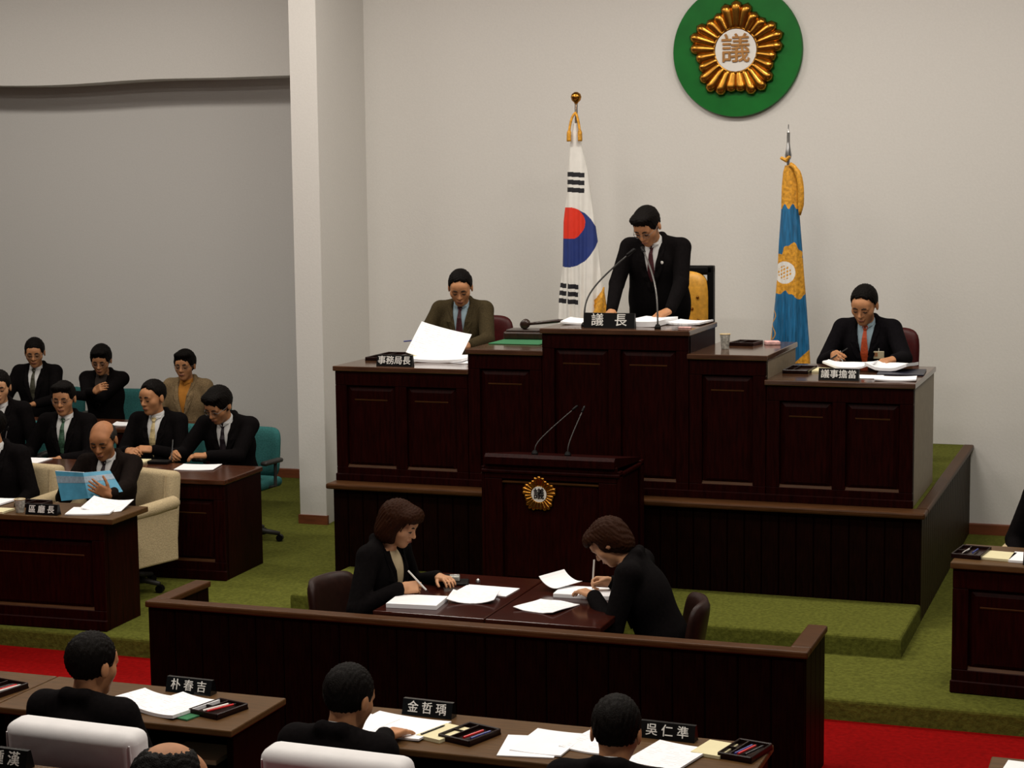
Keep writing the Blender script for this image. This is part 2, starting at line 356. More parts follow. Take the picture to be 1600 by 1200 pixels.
# ------------------------------------------------------------------ lectern
lec = tag(empty('lectern', (-3.60, 10.68, .24)), 'dark wooden lectern with golden flower emblem in front of the dais', 'lectern')
LW, LH, LD = .46, .94, .56
link('body', box(-LW+.02, LW-.02, .03, LD, 0, LH-.10), 'dark_wood', lec)
link('rail', box(-LW+.02, LW-.02, 0, .03, LH-.16, LH-.06, .004, 1), 'dark_wood', lec)
link('rail', box(-LW+.02, LW-.02, 0, .03, 0, .12, .004, 1), 'dark_wood', lec)
for s in (-1, 1): link('stile', box(min(s*(LW-.02), s*(LW-.14)), max(s*(LW-.02), s*(LW-.14)), .001, .03, .12, LH-.16, .004, 1), 'dark_wood', lec)
link('panel', raised_panel(2*(LW-.14)-.004, LH-.28-.004, .018, .03), 'dark_wood', lec, (0, .03, .12+(LH-.28)/2))
link('panel_moulding', prism([(.03, LH-.185), (.004, LH-.185), (.002, LH-.178), (.03, LH-.170)], 'x', -LW+.14, LW-.14), 'bar_cap', lec)
link('plinth', box(-LW, LW, -.02, LD, 0, .07, .008), 'dark_wood', lec)
link('sloped_top', prism([(-.025, LH-.065), (-.025, LH-.02), (.0, LH), (LD+.01, LH-.075), (LD+.01, LH-.10)], 'x', -LW+.03, LW-.03), 'dark_wood', lec)
link('cornice', box(-LW, LW, -.012, LD, LH-.125, LH-.10, .008), 'dark_wood', lec)
for s in (-1, 1):
    link('side_stile', box(min(s*(LW-.02), s*LW), max(s*(LW-.02), s*LW), .0, .07, .07, LH-.085, .004, 1), 'dark_wood', lec)
    link('side_stile', box(min(s*(LW-.02), s*LW), max(s*(LW-.02), s*LW), LD-.07, LD, .07, LH-.085, .004, 1), 'dark_wood', lec)
le = tag(empty('lectern_emblem', (-3.672, 10.692, .930)), 'small golden flower emblem on the lectern front', 'emblem'); le.rotation_euler = (R(90), 0, 0)
flower(le, .122, 'black', zoff=.003)

# ------------------------------------------------------------------ microphones
def mic(name, label, base, mid, tip, r=.006, head=.012, hl=.06, m='dark_grey'):
    t = tag(empty(name, base), label, 'microphone')
    b = Vector(base); mi = Vector(mid)-b; ti = Vector(tip)-b
    link('base_collar', lathe([(.022, 0), (.022, .012), (.012, .03)], 14), 'black', t)
    c = bez((0, 0, .02), (0, 0, max(.05, mi.z*.9)), tuple(mi*1.15), tuple(ti), 16)
    link('gooseneck', tube(c, r, 8), m, t, smooth=True)
    d = (Vector(c[-1])-Vector(c[-2])).normalized()
    link('mic_head', tube([ti-d*.01, ti, ti+d*hl*.5, ti+d*hl, ti+d*(hl+.008)], [r, head, head*1.05, head, head*.4], 10), 'black', t, smooth=True)
    return t
mic('gooseneck_microphone', 'curved black gooseneck microphone on tallest dais desk beside the nameplate', (-3.655, 11.60, 1.92), (-3.69, 11.72, 2.12), (-3.42, 11.84, 2.39))
mic('gooseneck_microphone', 'upright grey gooseneck microphone in front of the standing man', (-3.126, 11.53, 1.92), (-3.16, 11.62, 2.19), (-3.335, 11.95, 2.41), m='gunmetal')
mic('gooseneck_microphone', 'leaning gooseneck microphone on the lectern, the left one', (-3.725, 10.76, 1.168), (-3.715, 10.79, 1.25), (-3.53, 10.95, 1.44), .004, .008, .035, m='dark_grey')
mic('gooseneck_microphone', 'upright gooseneck microphone on the lectern, the right one', (-3.505, 10.76, 1.168), (-3.505, 10.79, 1.25), (-3.46, 10.93, 1.435), .004, .008, .035, m='dark_grey')

# ------------------------------------------------------------------ bar in front of the recorders
bar = tag(empty('wooden_screen', (-3.27, 8.22, 0)), 'long low dark wooden screen with brown cap around the recorders\' table', 'screen')
bx0, bx1, by, bh = -5.03+3.27, -1.52+3.27, 0, .70
link('core', box(bx0+.02, bx1-.02, .02, .05, 0, bh-.02), 'bar_wood', bar)
nbp = 22; bw = (bx1-bx0)/nbp
pm = box(0, bw-.004, 0, .022, 0, bh-.03, .005, 1)
for i in range(nbp): link('plank', pm, 'bar_wood', bar, (bx0+i*bw, 0, 0))
for xx in (bx0, bx1-.075):
    link('wing_core', box(xx+.02, xx+.055, .05, .50, 0, bh-.02), 'bar_wood', bar)
    wm = box(0, .02, 0, .12, 0, bh-.03, .004, 1)
    for k in range(4): link('plank', wm, 'bar_wood', bar, (xx if xx < 0 else xx+.055, .024+k*.122, 0))
    for k in range(4): link('plank', wm, 'bar_wood', bar, (xx+.055 if xx < 0 else xx, .024+k*.122, 0))
    link('end_post', box(xx, xx+.075, .50, .52, 0, bh-.02, .004, 1), 'bar_wood', bar)
link('front_cap', box(bx0-.012, bx1+.012, -.014, .075, bh-.03, bh+.005, .009), 'bar_cap', bar)
for xx in (bx0, bx1-.075): link('wing_cap', box(xx-.012, xx+.087, .075, .53, bh-.03, bh+.005, .009), 'bar_cap', bar)

# ------------------------------------------------------------------ recorders' table
def plain_table(name, label, X0, X1, Y0, Y1, h, top='red_table', rz=0, group=None):
    t = tag(empty(name, ((X0+X1)/2, (Y0+Y1)/2, 0), rz), label, 'table', group); W = (X1-X0)/2; D = (Y1-Y0)/2
    link('table_top', box(-W, W, -D, D, h-.035, h, .006), top, t)
    for sx in (-1, 1):
        for sy in (-1, 1): link('leg', cbox(sx*(W-.05), sy*(D-.05), (h-.035)/2, .05, .05, h-.035, .005, 1), 'dark_wood', t)
    link('apron', box(-W+.05, W-.05, -D+.04, -D+.06, h-.13, h-.035), 'dark_wood', t)
    link('apron', box(-W+.05, W-.05, D-.06, D-.04, h-.13, h-.035), 'dark_wood', t)
    return t
plain_table('recorder_table', 'glossy red-brown table half in front of the woman in cream blouse', -3.765, -3.158, 8.31, 9.26, .72)
plain_table('recorder_table', 'glossy red-brown table half in front of the woman bent over writing', -3.150, -2.545, 8.31, 9.26, .72)

# ------------------------------------------------------------------ flags on poles
def flag(name, label, X, Y, top, z_base, rows, colour, mats, tip, dep=.085, nth=220, nz_=460, folds=5):
    """rows: (z, x_left, x_right) outline of the hanging cloth; colour(x, z, front) -> material index"""
    t = tag(empty(name, (X, Y, z_base)), label, 'flag')
    link('stand_base', lathe([(.17, 0), (.17, .02), (.14, .045), (.05, .07), (.03, .12)], 28), 'gold', t, smooth=True)
    link('pole', lathe([(.014, .05), (.012, top-z_base)], 10), 'chrome', t, smooth=True)
    if tip == 'ball':
        link('finial_ball', lathe([(.012, 0), (.016, .01), (.035, .028), (.042, .052), (.035, .077), (.012, .092)], 18), 'gold', t, (0, 0, top-z_base-.03), smooth=True)
    else:
        link('finial_spear', lathe([(.020, 0), (.027, .03), (.016, .09), (.009, .15), (.003, .26)], 12), 'chrome', t, (0, 0, top-z_base-.20), smooth=True)
    zs = [r[0] for r in rows][::-1]; xl = [r[1] for r in rows][::-1]; xr = [r[2] for r in rows][::-1]
    V = []; F = []; idx = []
    z_hi, z_lo = rows[0][0], rows[-1][0]
    for i in range(nz_+1):
        z = z_hi+(z_lo-z_hi)*i/nz_; a = float(np.interp(z, zs, xl)); b = float(np.interp(z, zs, xr)); s = i/nz_
        for j in range(nth):
            th = 2*math.pi*j/nth
            hw = (b-a)/2; k = 1+.10*s*math.sin(folds*th+1.3+.8*s)+.05*s*math.sin(11*th-2*s)
            x = (a+b)/2+hw*math.cos(th); y = -(dep*(.35+.65*s))*math.sin(th)*k-.012*s*math.sin(x*70+1.5*s)-.008*s*math.sin(x*130)
            V.append((x-X, y, z-z_base))
    for i in range(nz_):
        for j in range(nth):
            F.append((i*nth+j, i*nth+(j+1) % nth, (i+1)*nth+(j+1) % nth, (i+1)*nth+j))
            c = V[i*nth+j]; e = V[(i+1)*nth+(j+1) % nth]
            idx.append(colour((c[0]+e[0])/2+X, (c[2]+e[2])/2+z_base, math.sin(2*math.pi*(j+.5)/nth) > 0))
    F.append(tuple(reversed(range(nth)))); F.append(tuple(nz_*nth+j for j in range(nth))); idx += [0, 0]
    me = mesh(V, F)
    for m_ in mats: me.materials.append(M[m_])
    me.polygons.foreach_set('material_index', idx); me.shade_smooth()
    link('cloth', me, None, t)
    return t
# national flag: outline and print given in metres on the cloth
FX, FY = -4.34, 13.6
def f1(px, py): return (FX+(px-903)/199., 3.52-(py-156)/200.)
rows1 = []
for py, a, b in ((192, 899, 907), (215, 894, 910), (268, 888, 922), (300, 887, 926), (345, 881, 933), (416, 879, 941), (470, 873, 950), (505, 870, 955), (560, 868, 958)):
    xa, z = f1(a, py); xb, _ = f1(b, py); rows1.append((z, xa, xb))
def col1(x, z, front):
    if not front: return 0
    px = 903+(x-FX)*199; py = 156+(3.52-z)*200
    if (px-890)**2+(py-369)**2 < 47**2:
        red = py < 371 and (px < 893 or (px-893)**2+(py-346.5)**2 < 26**2)
        return 1 if red else 2
    for cx, cy, gap in ((903, 283.5, 0), (891, 457.5, 1)):
        q = py-cy-(px-cx)*.07
        if abs(px-cx) < (14.5 if not gap else 17.5) and any(abs(q-k) < 3.7 for k in (-12, 0, 12)):
            if not (gap and abs(px-(cx-1.5)) < 1.6): return 3
    if px > 934 and py > 446+(950-px)*1.3 and py < 540: return 4
    return 0
fl1 = flag('national_flag', 'white national flag with red and blue circle hanging from a gold-ball pole', FX, FY, 3.52, DZ, rows1, col1,
     ('flag_white', 'flag_red', 'flag_blue', 'flag_black', 'gold_cloth'), 'ball')
for sx in (-1, 1):
    link('tassel_cord', tube(bez((0, -.02, 2.60), (sx*.03, -.05, 2.58), (sx*.05, -.05, 2.45), (sx*.045, -.05, 2.38)), [.010]*10+[.018]*5, 7), 'gold_cloth', fl1, smooth=True)
link('fringe', tube(bez((.245, -.09, 1.25), (.23, -.11, 1.15), (.19, -.11, 1.0), (.15, -.10, .86)), [.006+.0042*i for i in range(15)], 12), 'gold_cloth', fl1, smooth=True)
# council flag
GX, GY = -2.672, 13.6
rows2 = []
def f2(px, py): return (GX+(px-1232)/207., 3.238-(py-207)/208.)
for py, a, b in ((258, 1227, 1240), (268, 1224, 1246), (290, 1222, 1250), (330, 1221, 1250), (378, 1218, 1254), (430, 1216, 1258), (500, 1210, 1264), (530, 1206.5, 1267), (566, 1206, 1269), (620, 1206, 1269)):
    xa, z = f2(a, py); xb, _ = f2(b, py); rows2.append((z, xa, xb))
def col2(x, z, front):
    px = 1232+(x-GX)*207; py = 207+(3.238-z)*208
    if py < 322+4*math.sin(px*.5): return 1
    if not front: return 1 if py > 575 else 0
    if (px-1229)**2+(py-425)**2 < 17.5**2:
        return 3 if ((px-1229)**2+(py-425)**2 < 11**2 and (math.sin(px*1.3)+math.sin(py*1.1+px*.5)) > .35) else 2
    dxp, dyp = px-1236, py-424; an = math.atan2(dyp, dxp); rr = math.hypot(dxp, dyp)
    if rr < 38+7*math.cos(5*an+.9)+2*math.sin(17*an): return 1
    if py > 545+(1269-px)*.95: return 1
    if px < 1209.5 and py > 515: return 1
    if abs(px-1212-3*math.sin(py*.22)) < .9 and 470 < py < 530: return 3
    return 0
fl2 = flag('council_flag', 'blue council flag with gold flower hanging from a spear-tipped pole', GX, GY, 3.238, DZ, rows2, col2,
     ('flag_sky', 'gold_cloth', 'flag_white', 'gold_cloth'), 'spear')
link('bow', tube([(-.05, -.03, 2.23), (-.01, -.04, 2.21), (.02, -.04, 2.24)], [.012, .018, .010], 8), 'gold_cloth', fl2)
link('tassel_cord', tube(bez((.02, -.03, 2.18), (.11, -.06, 2.15), (.12, -.06, 1.98), (.10, -.05, 1.80)), [.018]*4+[.024]*9+[.016, .008], 8), 'gold_cloth', fl2, smooth=True)

# ------------------------------------------------------------------ floor-level desks
RZL = R(3)
def corner_desk(name, label, xr, yr, Wd, D, z0, z1, npan, rz, anchor='R', top='desk_top', over_r=None):
    """front corner (right or left) at xr, yr"""
    s = -1 if anchor == 'R' else 1
    cx = xr+s*math.cos(rz)*Wd/2; cy = yr+s*math.sin(rz)*Wd/2
    return panel_desk(name, label, -Wd/2, Wd/2, 0, D, z0, z1, npan, rz, (cx, cy), top=top, plinth=.13, toprail=.11, over_r=over_r)
corner_desk('official_desk', 'dark wooden desk of the front row left, with nameplate and paper cup', -6.165, 9.585, 1.75, .44, FZ, .84, 2, RZL, top='brown_top', over_r=.075)
corner_desk('official_desk', 'dark wooden desk in front of the four officials of the middle row', -6.15, 11.10, 3.3, .62, FZ, .84, 4, RZL)
corner_desk('official_desk', 'dark wooden desk of the back row near the grey wall', -7.30, 13.32, 3.3, .55, FZ, .84, 4, R(4))
corner_desk('official_desk', 'dark wooden desk at right edge beside the dais', -1.02, 9.80, 1.75, .50, FZ, .84, 2, R(-3), 'L', top='brown_top')

def council_desk(label, X0, X1, Y0, Y1, z0):
    W = (X1-X0)/2; D = (Y1-Y0)
    t = tag(empty('council_desk', ((X0+X1)/2, Y0, z0)), label, 'desk')
    link('desk_top', box(-W, W, 0, D, .69, .72, .006), 'brown_top', t)
    link('modesty_panel', box(-W+.03, W-.03, D-.06, D-.035, .05, .69), 'bar_wood', t)
    link('side_panel', box(-W+.02, -W+.05, .05, D-.02, 0, .69, .003, 1), 'bar_wood', t)
    link('side_panel', box(W-.05, W-.02, .05, D-.02, 0, .69, .003, 1), 'bar_wood', t)
    link('under_shelf', box(-W+.05, W-.05, .04, D-.06, .53, .545), 'bar_wood', t)
    return t
council_desk('brown-topped council desk of the man seated nearest the left', -4.60, -3.468, 6.26, 6.75, 0)
council_desk('brown-topped council desk at left edge with a pen tray', -6.40, -4.606, 6.26, 6.75, 0)
council_desk('brown-topped council desk with two nameplates, in front of the long screen', -3.08, -1.368, 6.26, 6.75, 0)
council_desk('brown-topped council desk corner at bottom right on red carpet', -.56, 1.0, 6.36, 6.86, 0)
struct(link('floor_tier', stage([(-14, -2), (5, -2), (5, 5.18), (-14, 5.18)], 0, .17), 'red_carpet'), 'red carpeted tier raised behind the front row')
struct(link('floor_upper_tier', stage([(-14, -2), (5, -2), (5, 4.45), (-14, 4.45)], .17, .32), 'red_carpet'), 'second red carpeted tier at bottom edge')
council_desk('nearest council desk at bottom left with a black nameplate', -4.90, -3.30, 4.70, 5.215, .17)

# ------------------------------------------------------------------ small things
def nameplate(body, label, loc, wd=.24, ht=.068, rz=0, size=None, m='black', sp=1.0, group=None):
    t = tag(empty('nameplate', loc, rz), label, 'nameplate', group)
    d0, d1 = .055, .018
    me = prism([(-d0/2, 0), (d0/2, 0), (d1/2, ht), (-d1/2, ht)], 'x', -wd/2, wd/2)
    link('plate', me, m, t)
    tilt = math.atan2((d0-d1)/2, ht)
    if not body: return t
    tm = text_mesh(body, size or ht*.80, .0008, .0, sp)
    link('lettering', tm, 'white_letter', t, (0, -(d0+d1)/4-.0012, ht*.5), (R(90)-tilt, 0, 0))
    return t
def sheet(label, loc, wd, dp, rz=0, curl=.0, thick=.002, m='paper', name='paper_sheet', tilt=(0, 0), group=None, cat='paper', wave=.0):
    """a sheet or stack of paper lying on a surface, real thickness, gentle curl"""
    nx, ny = 8, 6; V = []; F = []
    for k in (0, 1):
        for j in range(ny+1):
            for i in range(nx+1):
                u, v = i/nx-.5, j/ny-.5
                z = curl*(abs(u)*2)**2.2+wave*math.sin(u*6+v*3)+(thick if k else 0)
                V.append((u*wd, v*dp, max(z, 0 if not k else thick)))
    N = (nx+1)*(ny+1); id_ = lambda i, j, k: k*N+j*(nx+1)+i
    for j in range(ny):
        for i in range(nx):
            F.append((id_(i, j, 1), id_(i+1, j, 1), id_(i+1, j+1, 1), id_(i, j+1, 1)))
            F.append((id_(i, j, 0), id_(i, j+1, 0), id_(i+1, j+1, 0), id_(i+1, j, 0)))
    for i in range(nx):
        F.append((id_(i, 0, 0), id_(i+1, 0, 0), id_(i+1, 0, 1), id_(i, 0, 1))); F.append((id_(i+1, ny, 0), id_(i, ny, 0), id_(i, ny, 1), id_(i+1, ny, 1)))
    for j in range(ny):
        F.append((id_(0, j+1, 0), id_(0, j, 0), id_(0, j, 1), id_(0, j+1, 1))); F.append((id_(nx, j, 0), id_(nx, j+1, 0), id_(nx, j+1, 1), id_(nx, j, 1)))
    o = link(name, mesh(V, F), m, None, (loc[0], loc[1], loc[2]+.001), (tilt[0], tilt[1], rz))
    return tag(o, label, cat, group)
def pen_tray(label, loc, rz=0, wd=.20, dp=.13, group=None):
    t = tag(empty('pen_tray', loc, rz), label, 'tray', group)
    link('tray_base', box(-wd/2, wd/2, -dp/2, dp/2, 0, .008), 'tray', t)
    for a in ((-wd/2, wd/2, -dp/2, -dp/2+.008), (-wd/2, wd/2, dp/2-.008, dp/2), (-wd/2, -wd/2+.008, -dp/2, dp/2), (wd/2-.008, wd/2, -dp/2, dp/2)):
        link('rim', box(*a, .0, .026, .003, 1), 'tray', t)
    link('divider', box(-.03, -.024, -dp/2+.008, dp/2-.008, .008, .022), 'tray', t)
    link('divider', box(-wd/2+.008, -.03, -.004, .002, .008, .022), 'tray', t)
    return t
def pen(label, a, b, m='pen_white', r=.0048, tipm='pen_black'):
    a = Vector(a); b = Vector(b); d = (b-a).normalized()
    t = tag(empty('pen', tuple(a)), label, 'pen')
    link('barrel', tube([(0, 0, 0), (b-a)*.9], r, 8), m, t)
    link('pen_tip', tube([(b-a)*.9, b-a], [r*.9, r*.25], 8), tipm, t)
    return t
def paper_cup(label, loc, h=.085):
    t = tag(empty('paper_cup', loc), label, 'cup')
    link('cup_wall', lathe([(.024, 0), (.025, .002), (.034, h-.004), (.034, h), (.0315, h), (.023, .006)], 20), 'cup_paper', t, smooth=True)
    link('cup_rim', tube([(.034*math.cos(i*math.pi/12), .034*math.sin(i*math.pi/12), h) for i in range(24)], .003, 6, True), 'cup_rim', t)
    link('drink', lathe([(.031, h-.02), (.031, h-.018)], 18), 'cup_rim', t)
    return t

# tallest dais desk
nameplate('議   長', 'wide black nameplate with two white characters on the tallest dais desk', (-3.455, 11.53, 1.92), .35, .10, 0, .088, m='black')
sheet('white papers left of the wide nameplate on the tallest desk', (-3.74, 11.93, 1.92), .30, .40, R(8), .012, .012)
sheet('thick white paper stack under the standing man\'s left hand', (-3.265, 11.87, 1.92), .23, .46, R(-4), .004, .035)
sheet('printed sheets at right end of the tallest dais desk', (-3.02, 11.98, 1.92), .235, .30, R(-4), .008, .012, 'printed')
tag(link('pink_note', cbox(0, 0, .004, .085, .05, .008, .002, 1), 'pink', None, (-2.965, 11.62, 1.92), (0, 0, R(8))), 'small pink note at right end of the tallest desk', 'note')
# gavel desk
tag(link('felt_pad', cbox(0, 0, .004, .38, .60, .008, .003, 1), 'green_felt', None, (-4.225, 12.08, 1.77)), 'green felt pad under the gavel block', 'pad')
gb = tag(empty('gavel_block', (-4.27, 12.20, 1.778), R(3)), 'dark wooden gavel block on green felt', 'gavel block')
link('block', box(-.15, .15, -.11, .11, 0, .055, .012, 2), 'gavel_wood', gb); link('block_top', box(-.135, .135, -.095, .095, .055, .068, .006, 2), 'gavel_wood', gb)
gv = tag(empty('gavel', (-4.28, 12.18, 1.882), R(14)), 'dark wooden gavel lying on its block', 'gavel')
link('gavel_head', tube([(0, -.055, 0), (0, -.05, 0), (0, -.03, 0), (0, -.026, 0), (0, .026, 0), (0, .03, 0), (0, .05, 0), (0, .055, 0)], [.02, .034, .034, .026, .026, .034, .034, .02], 16), 'gavel_wood', gv, smooth=True)
link('gavel_handle', tube([(.02, 0, .0), (.09, -.01, .008), (.24, -.03, .024), (.275, -.034, .028)], [.009, .012, .014, .008], 10), 'gavel_wood', gv, smooth=True)
# left dais desk
nameplate('事務局長', 'black nameplate with four characters in front of the man in olive jacket', (-5.00, 11.50, 1.63), .265, .078, 0, .062)
pen_tray('dark pen tray on the left dais desk', (-5.27, 12.02, 1.63), R(0), .20, .42)
sheet('cream notepad beside the pen tray of the left dais desk', (-5.10, 12.10, 1.63), .16, .26, 0, 0, .012, 'cream_pad', 'notepad', cat='notepad')
sheet('white paper stack on the left dais desk', (-4.83, 11.98, 1.63), .40, .40, R(3), .01, .018, 'printed')
sheet('loose white sheet at right end of the left dais desk', (-4.60, 11.92, 1.63), .20, .30, R(-10), .003, .002)
# cup desk
paper_cup('patterned paper cup on the narrow dais desk', (-2.735, 11.80, 1.77), .10)
pen_tray('black tray between paper cup and pink card on the dais desk', (-2.665, 12.13, 1.77), R(-6), .17, .22)
tag(link('card_packet', cbox(0, 0, .012, .10, .10, .024, .004, 1), 'pink', None, (-2.50, 12.20, 1.77), (0, 0, R(20))), 'small pink and white packet right of the black tray', 'packet')
# right dais desk
nameplate('議事擔當', 'black nameplate with four characters in front of the man with orange tie', (-1.925, 11.50, 1.615), .255, .075, 0, .057)
pen_tray('dark pen tray at left end of the right dais desk', (-2.265, 11.97, 1.615), 0, .17, .34)
sheet('cream notepad beside the pen tray of the right dais desk', (-2.10, 12.02, 1.615), .15, .22, 0, 0, .012, 'cream_pad', 'notepad', cat='notepad')
sheet('curling white papers held by the man with orange tie', (-1.96, 12.18, 1.63), .34, .30, R(2), .03, .012, 'paper', wave=.008)
sheet('second curling paper stack of the man with orange tie', (-1.68, 12.12, 1.63), .28, .30, R(-8), .025, .02, 'paper', wave=.008)
sheet('white sheet at front right corner of the right dais desk', (-1.585, 11.62, 1.615), .26, .22, R(6), .006, .008, 'paper')
sheet('white sheet half under the nameplate of the man with orange tie', (-1.86, 11.72, 1.615), .34, .20, R(-3), .002, .003, 'paper')
tag(link('folder', cbox(0, 0, .006, .30, .34, .012, .003, 1), 'folder_blue', None, (-1.60, 12.02, 1.615), (0, 0, R(4))), 'dark blue folder on the right dais desk', 'folder')
# recorders' table
sheet('thick white notebook under the left woman\'s writing hand', (-3.60, 8.51, .72), .27, .22, R(6), 0, .022, name='notebook', cat='notebook')
sheet('curling white sheet at centre of the recorders\' table', (-3.36, 8.70, .72), .25, .22, R(12), .022, .003, 'printed')
sheet('flat white sheet behind the curling one on the recorders\' table', (-3.36, 8.90, .72), .30, .20, R(-2), 0, .003, 'printed')
rc = tag(empty('voice_recorder', (-3.60, 9.02, .72), R(20)), 'small silver voice recorder on a black case beside the left woman', 'recorder')
link('case', cbox(0, 0, .006, .17, .13, .012, .005), 'black', rc); link('recorder_body', cbox(-.02, .02, .026, .11, .065, .028, .006), 'silver', rc)
link('screen', cbox(-.04, .02, .041, .04, .045, .003), 'black', rc); link('button', cbox(.015, .02, .042, .02, .02, .006, .002, 1), 'chrome', rc)
gl = tag(empty('small_glass_knob', (-3.475, 9.07, .72)), 'tiny shiny metal clip on the recorders\' table', 'clip')
link('knob_body', lathe([(.012, 0), (.014, .008), (.008, .02), (.003, .024)], 12), 'chrome', gl, smooth=True)
sheet('crumpled white sheet near the screen before the bent woman', (-2.935, 8.64, .72), .24, .26, R(-14), .006, .003, 'printed', wave=.006)
sheet('white notebook under the bent woman\'s hands', (-2.83, 8.97, .72), .30, .20, R(4), 0, .02, name='notebook', cat='notebook')
sheet('white page turned up between the bent woman\'s hands', (-3.00, 9.06, .755), .15, .18, R(-30), .02, .003, 'paper', tilt=(R(4), R(16)))
# left front desk
zt = .84
nameplate('區 廳 長', 'black nameplate with three characters on the front left desk', (-6.61, 9.60, zt), .225, .066, RZL, .052)
paper_cup('patterned paper cup on the front left desk', (-6.795, 9.62, zt), .085)
pen_tray('dark pen tray behind the nameplate of the front left desk', (-6.86, 9.86, zt), RZL, .19, .16)
sheet('cream notepad at left end of the front left desk', (-6.96, 9.60, zt), .18, .14, RZL, 0, .012, 'cream_pad', 'notepad', cat='notepad')
sheet('white papers at left edge of the front left desk', (-7.20, 9.87, zt), .28, .22, RZL, .004, .01)
sheet('white sheet lying at right end of the front left desk', (-6.36, 9.76, zt), .28, .24, R(20), .003, .008, 'paper')
sheet('white sheet folded up on top of the right end papers', (-6.33, 9.90, zt+.014), .27, .22, R(10), .016, .004, 'printed', tilt=(R(10), R(4)))
# middle desk
sheet('white sheet before the man with green tie', (-8.02, 11.48, zt), .27, .26, R(6), 0, .004)
sheet('white sheet under the writing man at right end of the middle desk', (-6.60, 11.54, zt), .29, .26, R(14), .004, .004)
sheet('cream notepad before the man with cream tie', (-7.20, 11.66, zt), .20, .14, R(10), 0, .012, 'cream_pad', 'notepad', cat='notepad')
tag(link('wallet', cbox(0, 0, .012, .16, .10, .024, .006), 'black', None, (-6.98, 11.64, zt), (0, 0, R(8))), 'black wallet on the middle desk beside the writing man', 'wallet')
tm_ = mic('gooseneck_microphone', 'thin desk microphone with pale tip beside the man with green tie', (-8.30, 11.60, zt), (-8.30, 11.60, .98), (-8.285, 11.61, 1.05), .004, .006, .02, 'chrome')
sheet('white sheet on the back row desk behind the man with cream tie', (-8.42, 13.50, zt), .20, .22, R(20), .008, .004)
# foreground desk, left man
zt = .72
nameplate('朴 春 吉', 'shiny black nameplate on the desk of the man seated nearest the left', (-3.90, 6.70, zt), .225, .064, R(-2), .050, m='black_gloss')
sheet('white open document, left page, before the man seated nearest the left', (-4.05, 6.49, zt), .20, .27, R(-20), .008, .008, 'printed')
sheet('white open document, right page, before the man seated nearest the left', (-3.83, 6.47, zt), .22, .27, R(-16), .008, .014, 'printed')
pen_tray('dark pen tray at right end of the left man\'s desk', (-3.645, 6.48, zt), R(-14), .16, .19)
sheet('green and cream notepad tucked under the left man\'s tray', (-3.73, 6.42, zt), .10, .18, R(-14), 0, .006, 'green_felt', 'notepad', cat='notepad')
pen('red pen in the left man\'s tray', (-3.665, 6.42, .738), (-3.60, 6.55, .738), 'pen_red', .005)
pen('white pen beside the red one in the left man\'s tray', (-3.685, 6.42, .738), (-3.625, 6.55, .738), 'pen_white', .005)
pen_tray('dark pen tray on the desk at left edge', (-4.72, 6.46, zt), R(-10), .18, .20)
pen('red pen in the tray at left edge', (-4.70, 6.39, .738), (-4.655, 6.53, .738), 'pen_red')
pen('white pen in the tray at left edge', (-4.68, 6.39, .738), (-4.635, 6.53, .738), 'pen_white')
pen('black pen in the tray at left edge', (-4.72, 6.39, .738), (-4.675, 6.53, .738), 'pen_black')
sheet('pale paper on the shelf under the left man\'s desk', (-3.70, 6.42, .545), .24, .20, R(2), 0, .02, 'cream_pad')
# foreground desk, two men
nameplate('金 哲 瑀', 'mirror-like black nameplate left of centre on the two-man desk', (-2.79, 6.70, zt), .225, .064, R(-3), .050, m='black_gloss')
sheet('white open document before the middle seated man', (-2.84, 6.50, zt), .34, .26, R(-8), .006, .008, 'paper')
sheet('white sheet lying left of the middle man\'s document', (-2.98, 6.47, zt), .16, .27, R(-14), .004, .006, 'paper')
sheet('cream notepad right of the middle man\'s hand', (-2.635, 6.47, zt), .12, .19, R(-18), 0, .014, 'cream_pad', 'notepad', cat='notepad')
pen('black pen on the cream notepad of the middle man', (-2.70, 6.40, .738), (-2.655, 6.54, .738), 'pen_black', .004)
pen_tray('dark pen tray at centre of the two-man desk', (-2.525, 6.475, zt), R(-18), .16, .20)
pen('red pen in the tray at centre of the two-man desk', (-2.525, 6.41, .738), (-2.48, 6.53, .738), 'pen_red', .0055)
pen('blue pen in the tray at centre of the two-man desk', (-2.495, 6.41, .738), (-2.45, 6.53, .738), 'pen_blue', .0045)
sheet('large bright white sheet in the middle of the two-man desk', (-2.20, 6.49, zt), .21, .29, R(-3), .003, .006, 'paper')
sheet('white sheet under the large bright one', (-2.255, 6.43, zt-.0), .22, .26, R(10), .0, .004, 'paper')
sheet('white sheets half behind the right seated man', (-2.02, 6.54, zt), .20, .24, R(-14), .006, .006, 'printed')
sheet('printed white sheet below the rightmost front nameplate', (-1.715, 6.47, zt), .22, .29, R(-12), .004, .008, 'printed')
nameplate('吳 仁 準', 'black nameplate at right end of the two-man desk', (-1.775, 6.70, zt), .225, .064, R(-3), .050, m='black')
sheet('cream notepad at right end of the two-man desk', (-1.567, 6.60, zt), .12, .17, R(-12), 0, .012, 'cream_pad', 'notepad', cat='notepad')
pen_tray('dark pen tray at right corner of the two-man desk', (-1.448, 6.60, zt), R(-12), .14, .20)
pen('blue pen in the tray at right corner', (-1.475, 6.54, .738), (-1.43, 6.67, .738), 'pen_blue')
pen('red pen in the tray at right corner', (-1.462, 6.54, .738), (-1.417, 6.67, .738), 'pen_red')
pen('black pen in the tray at right corner', (-1.435, 6.54, .738), (-1.39, 6.67, .738), 'pen_black')
nameplate('　鍾 漢', 'black nameplate cut off at bottom left corner', (-3.765, 5.17, .89), .225, .066, R(-2), .052)
sheet('white paper on the desk corner at bottom right', (-.40, 6.66, zt), .22, .28, R(-6), 0, .006, 'paper')
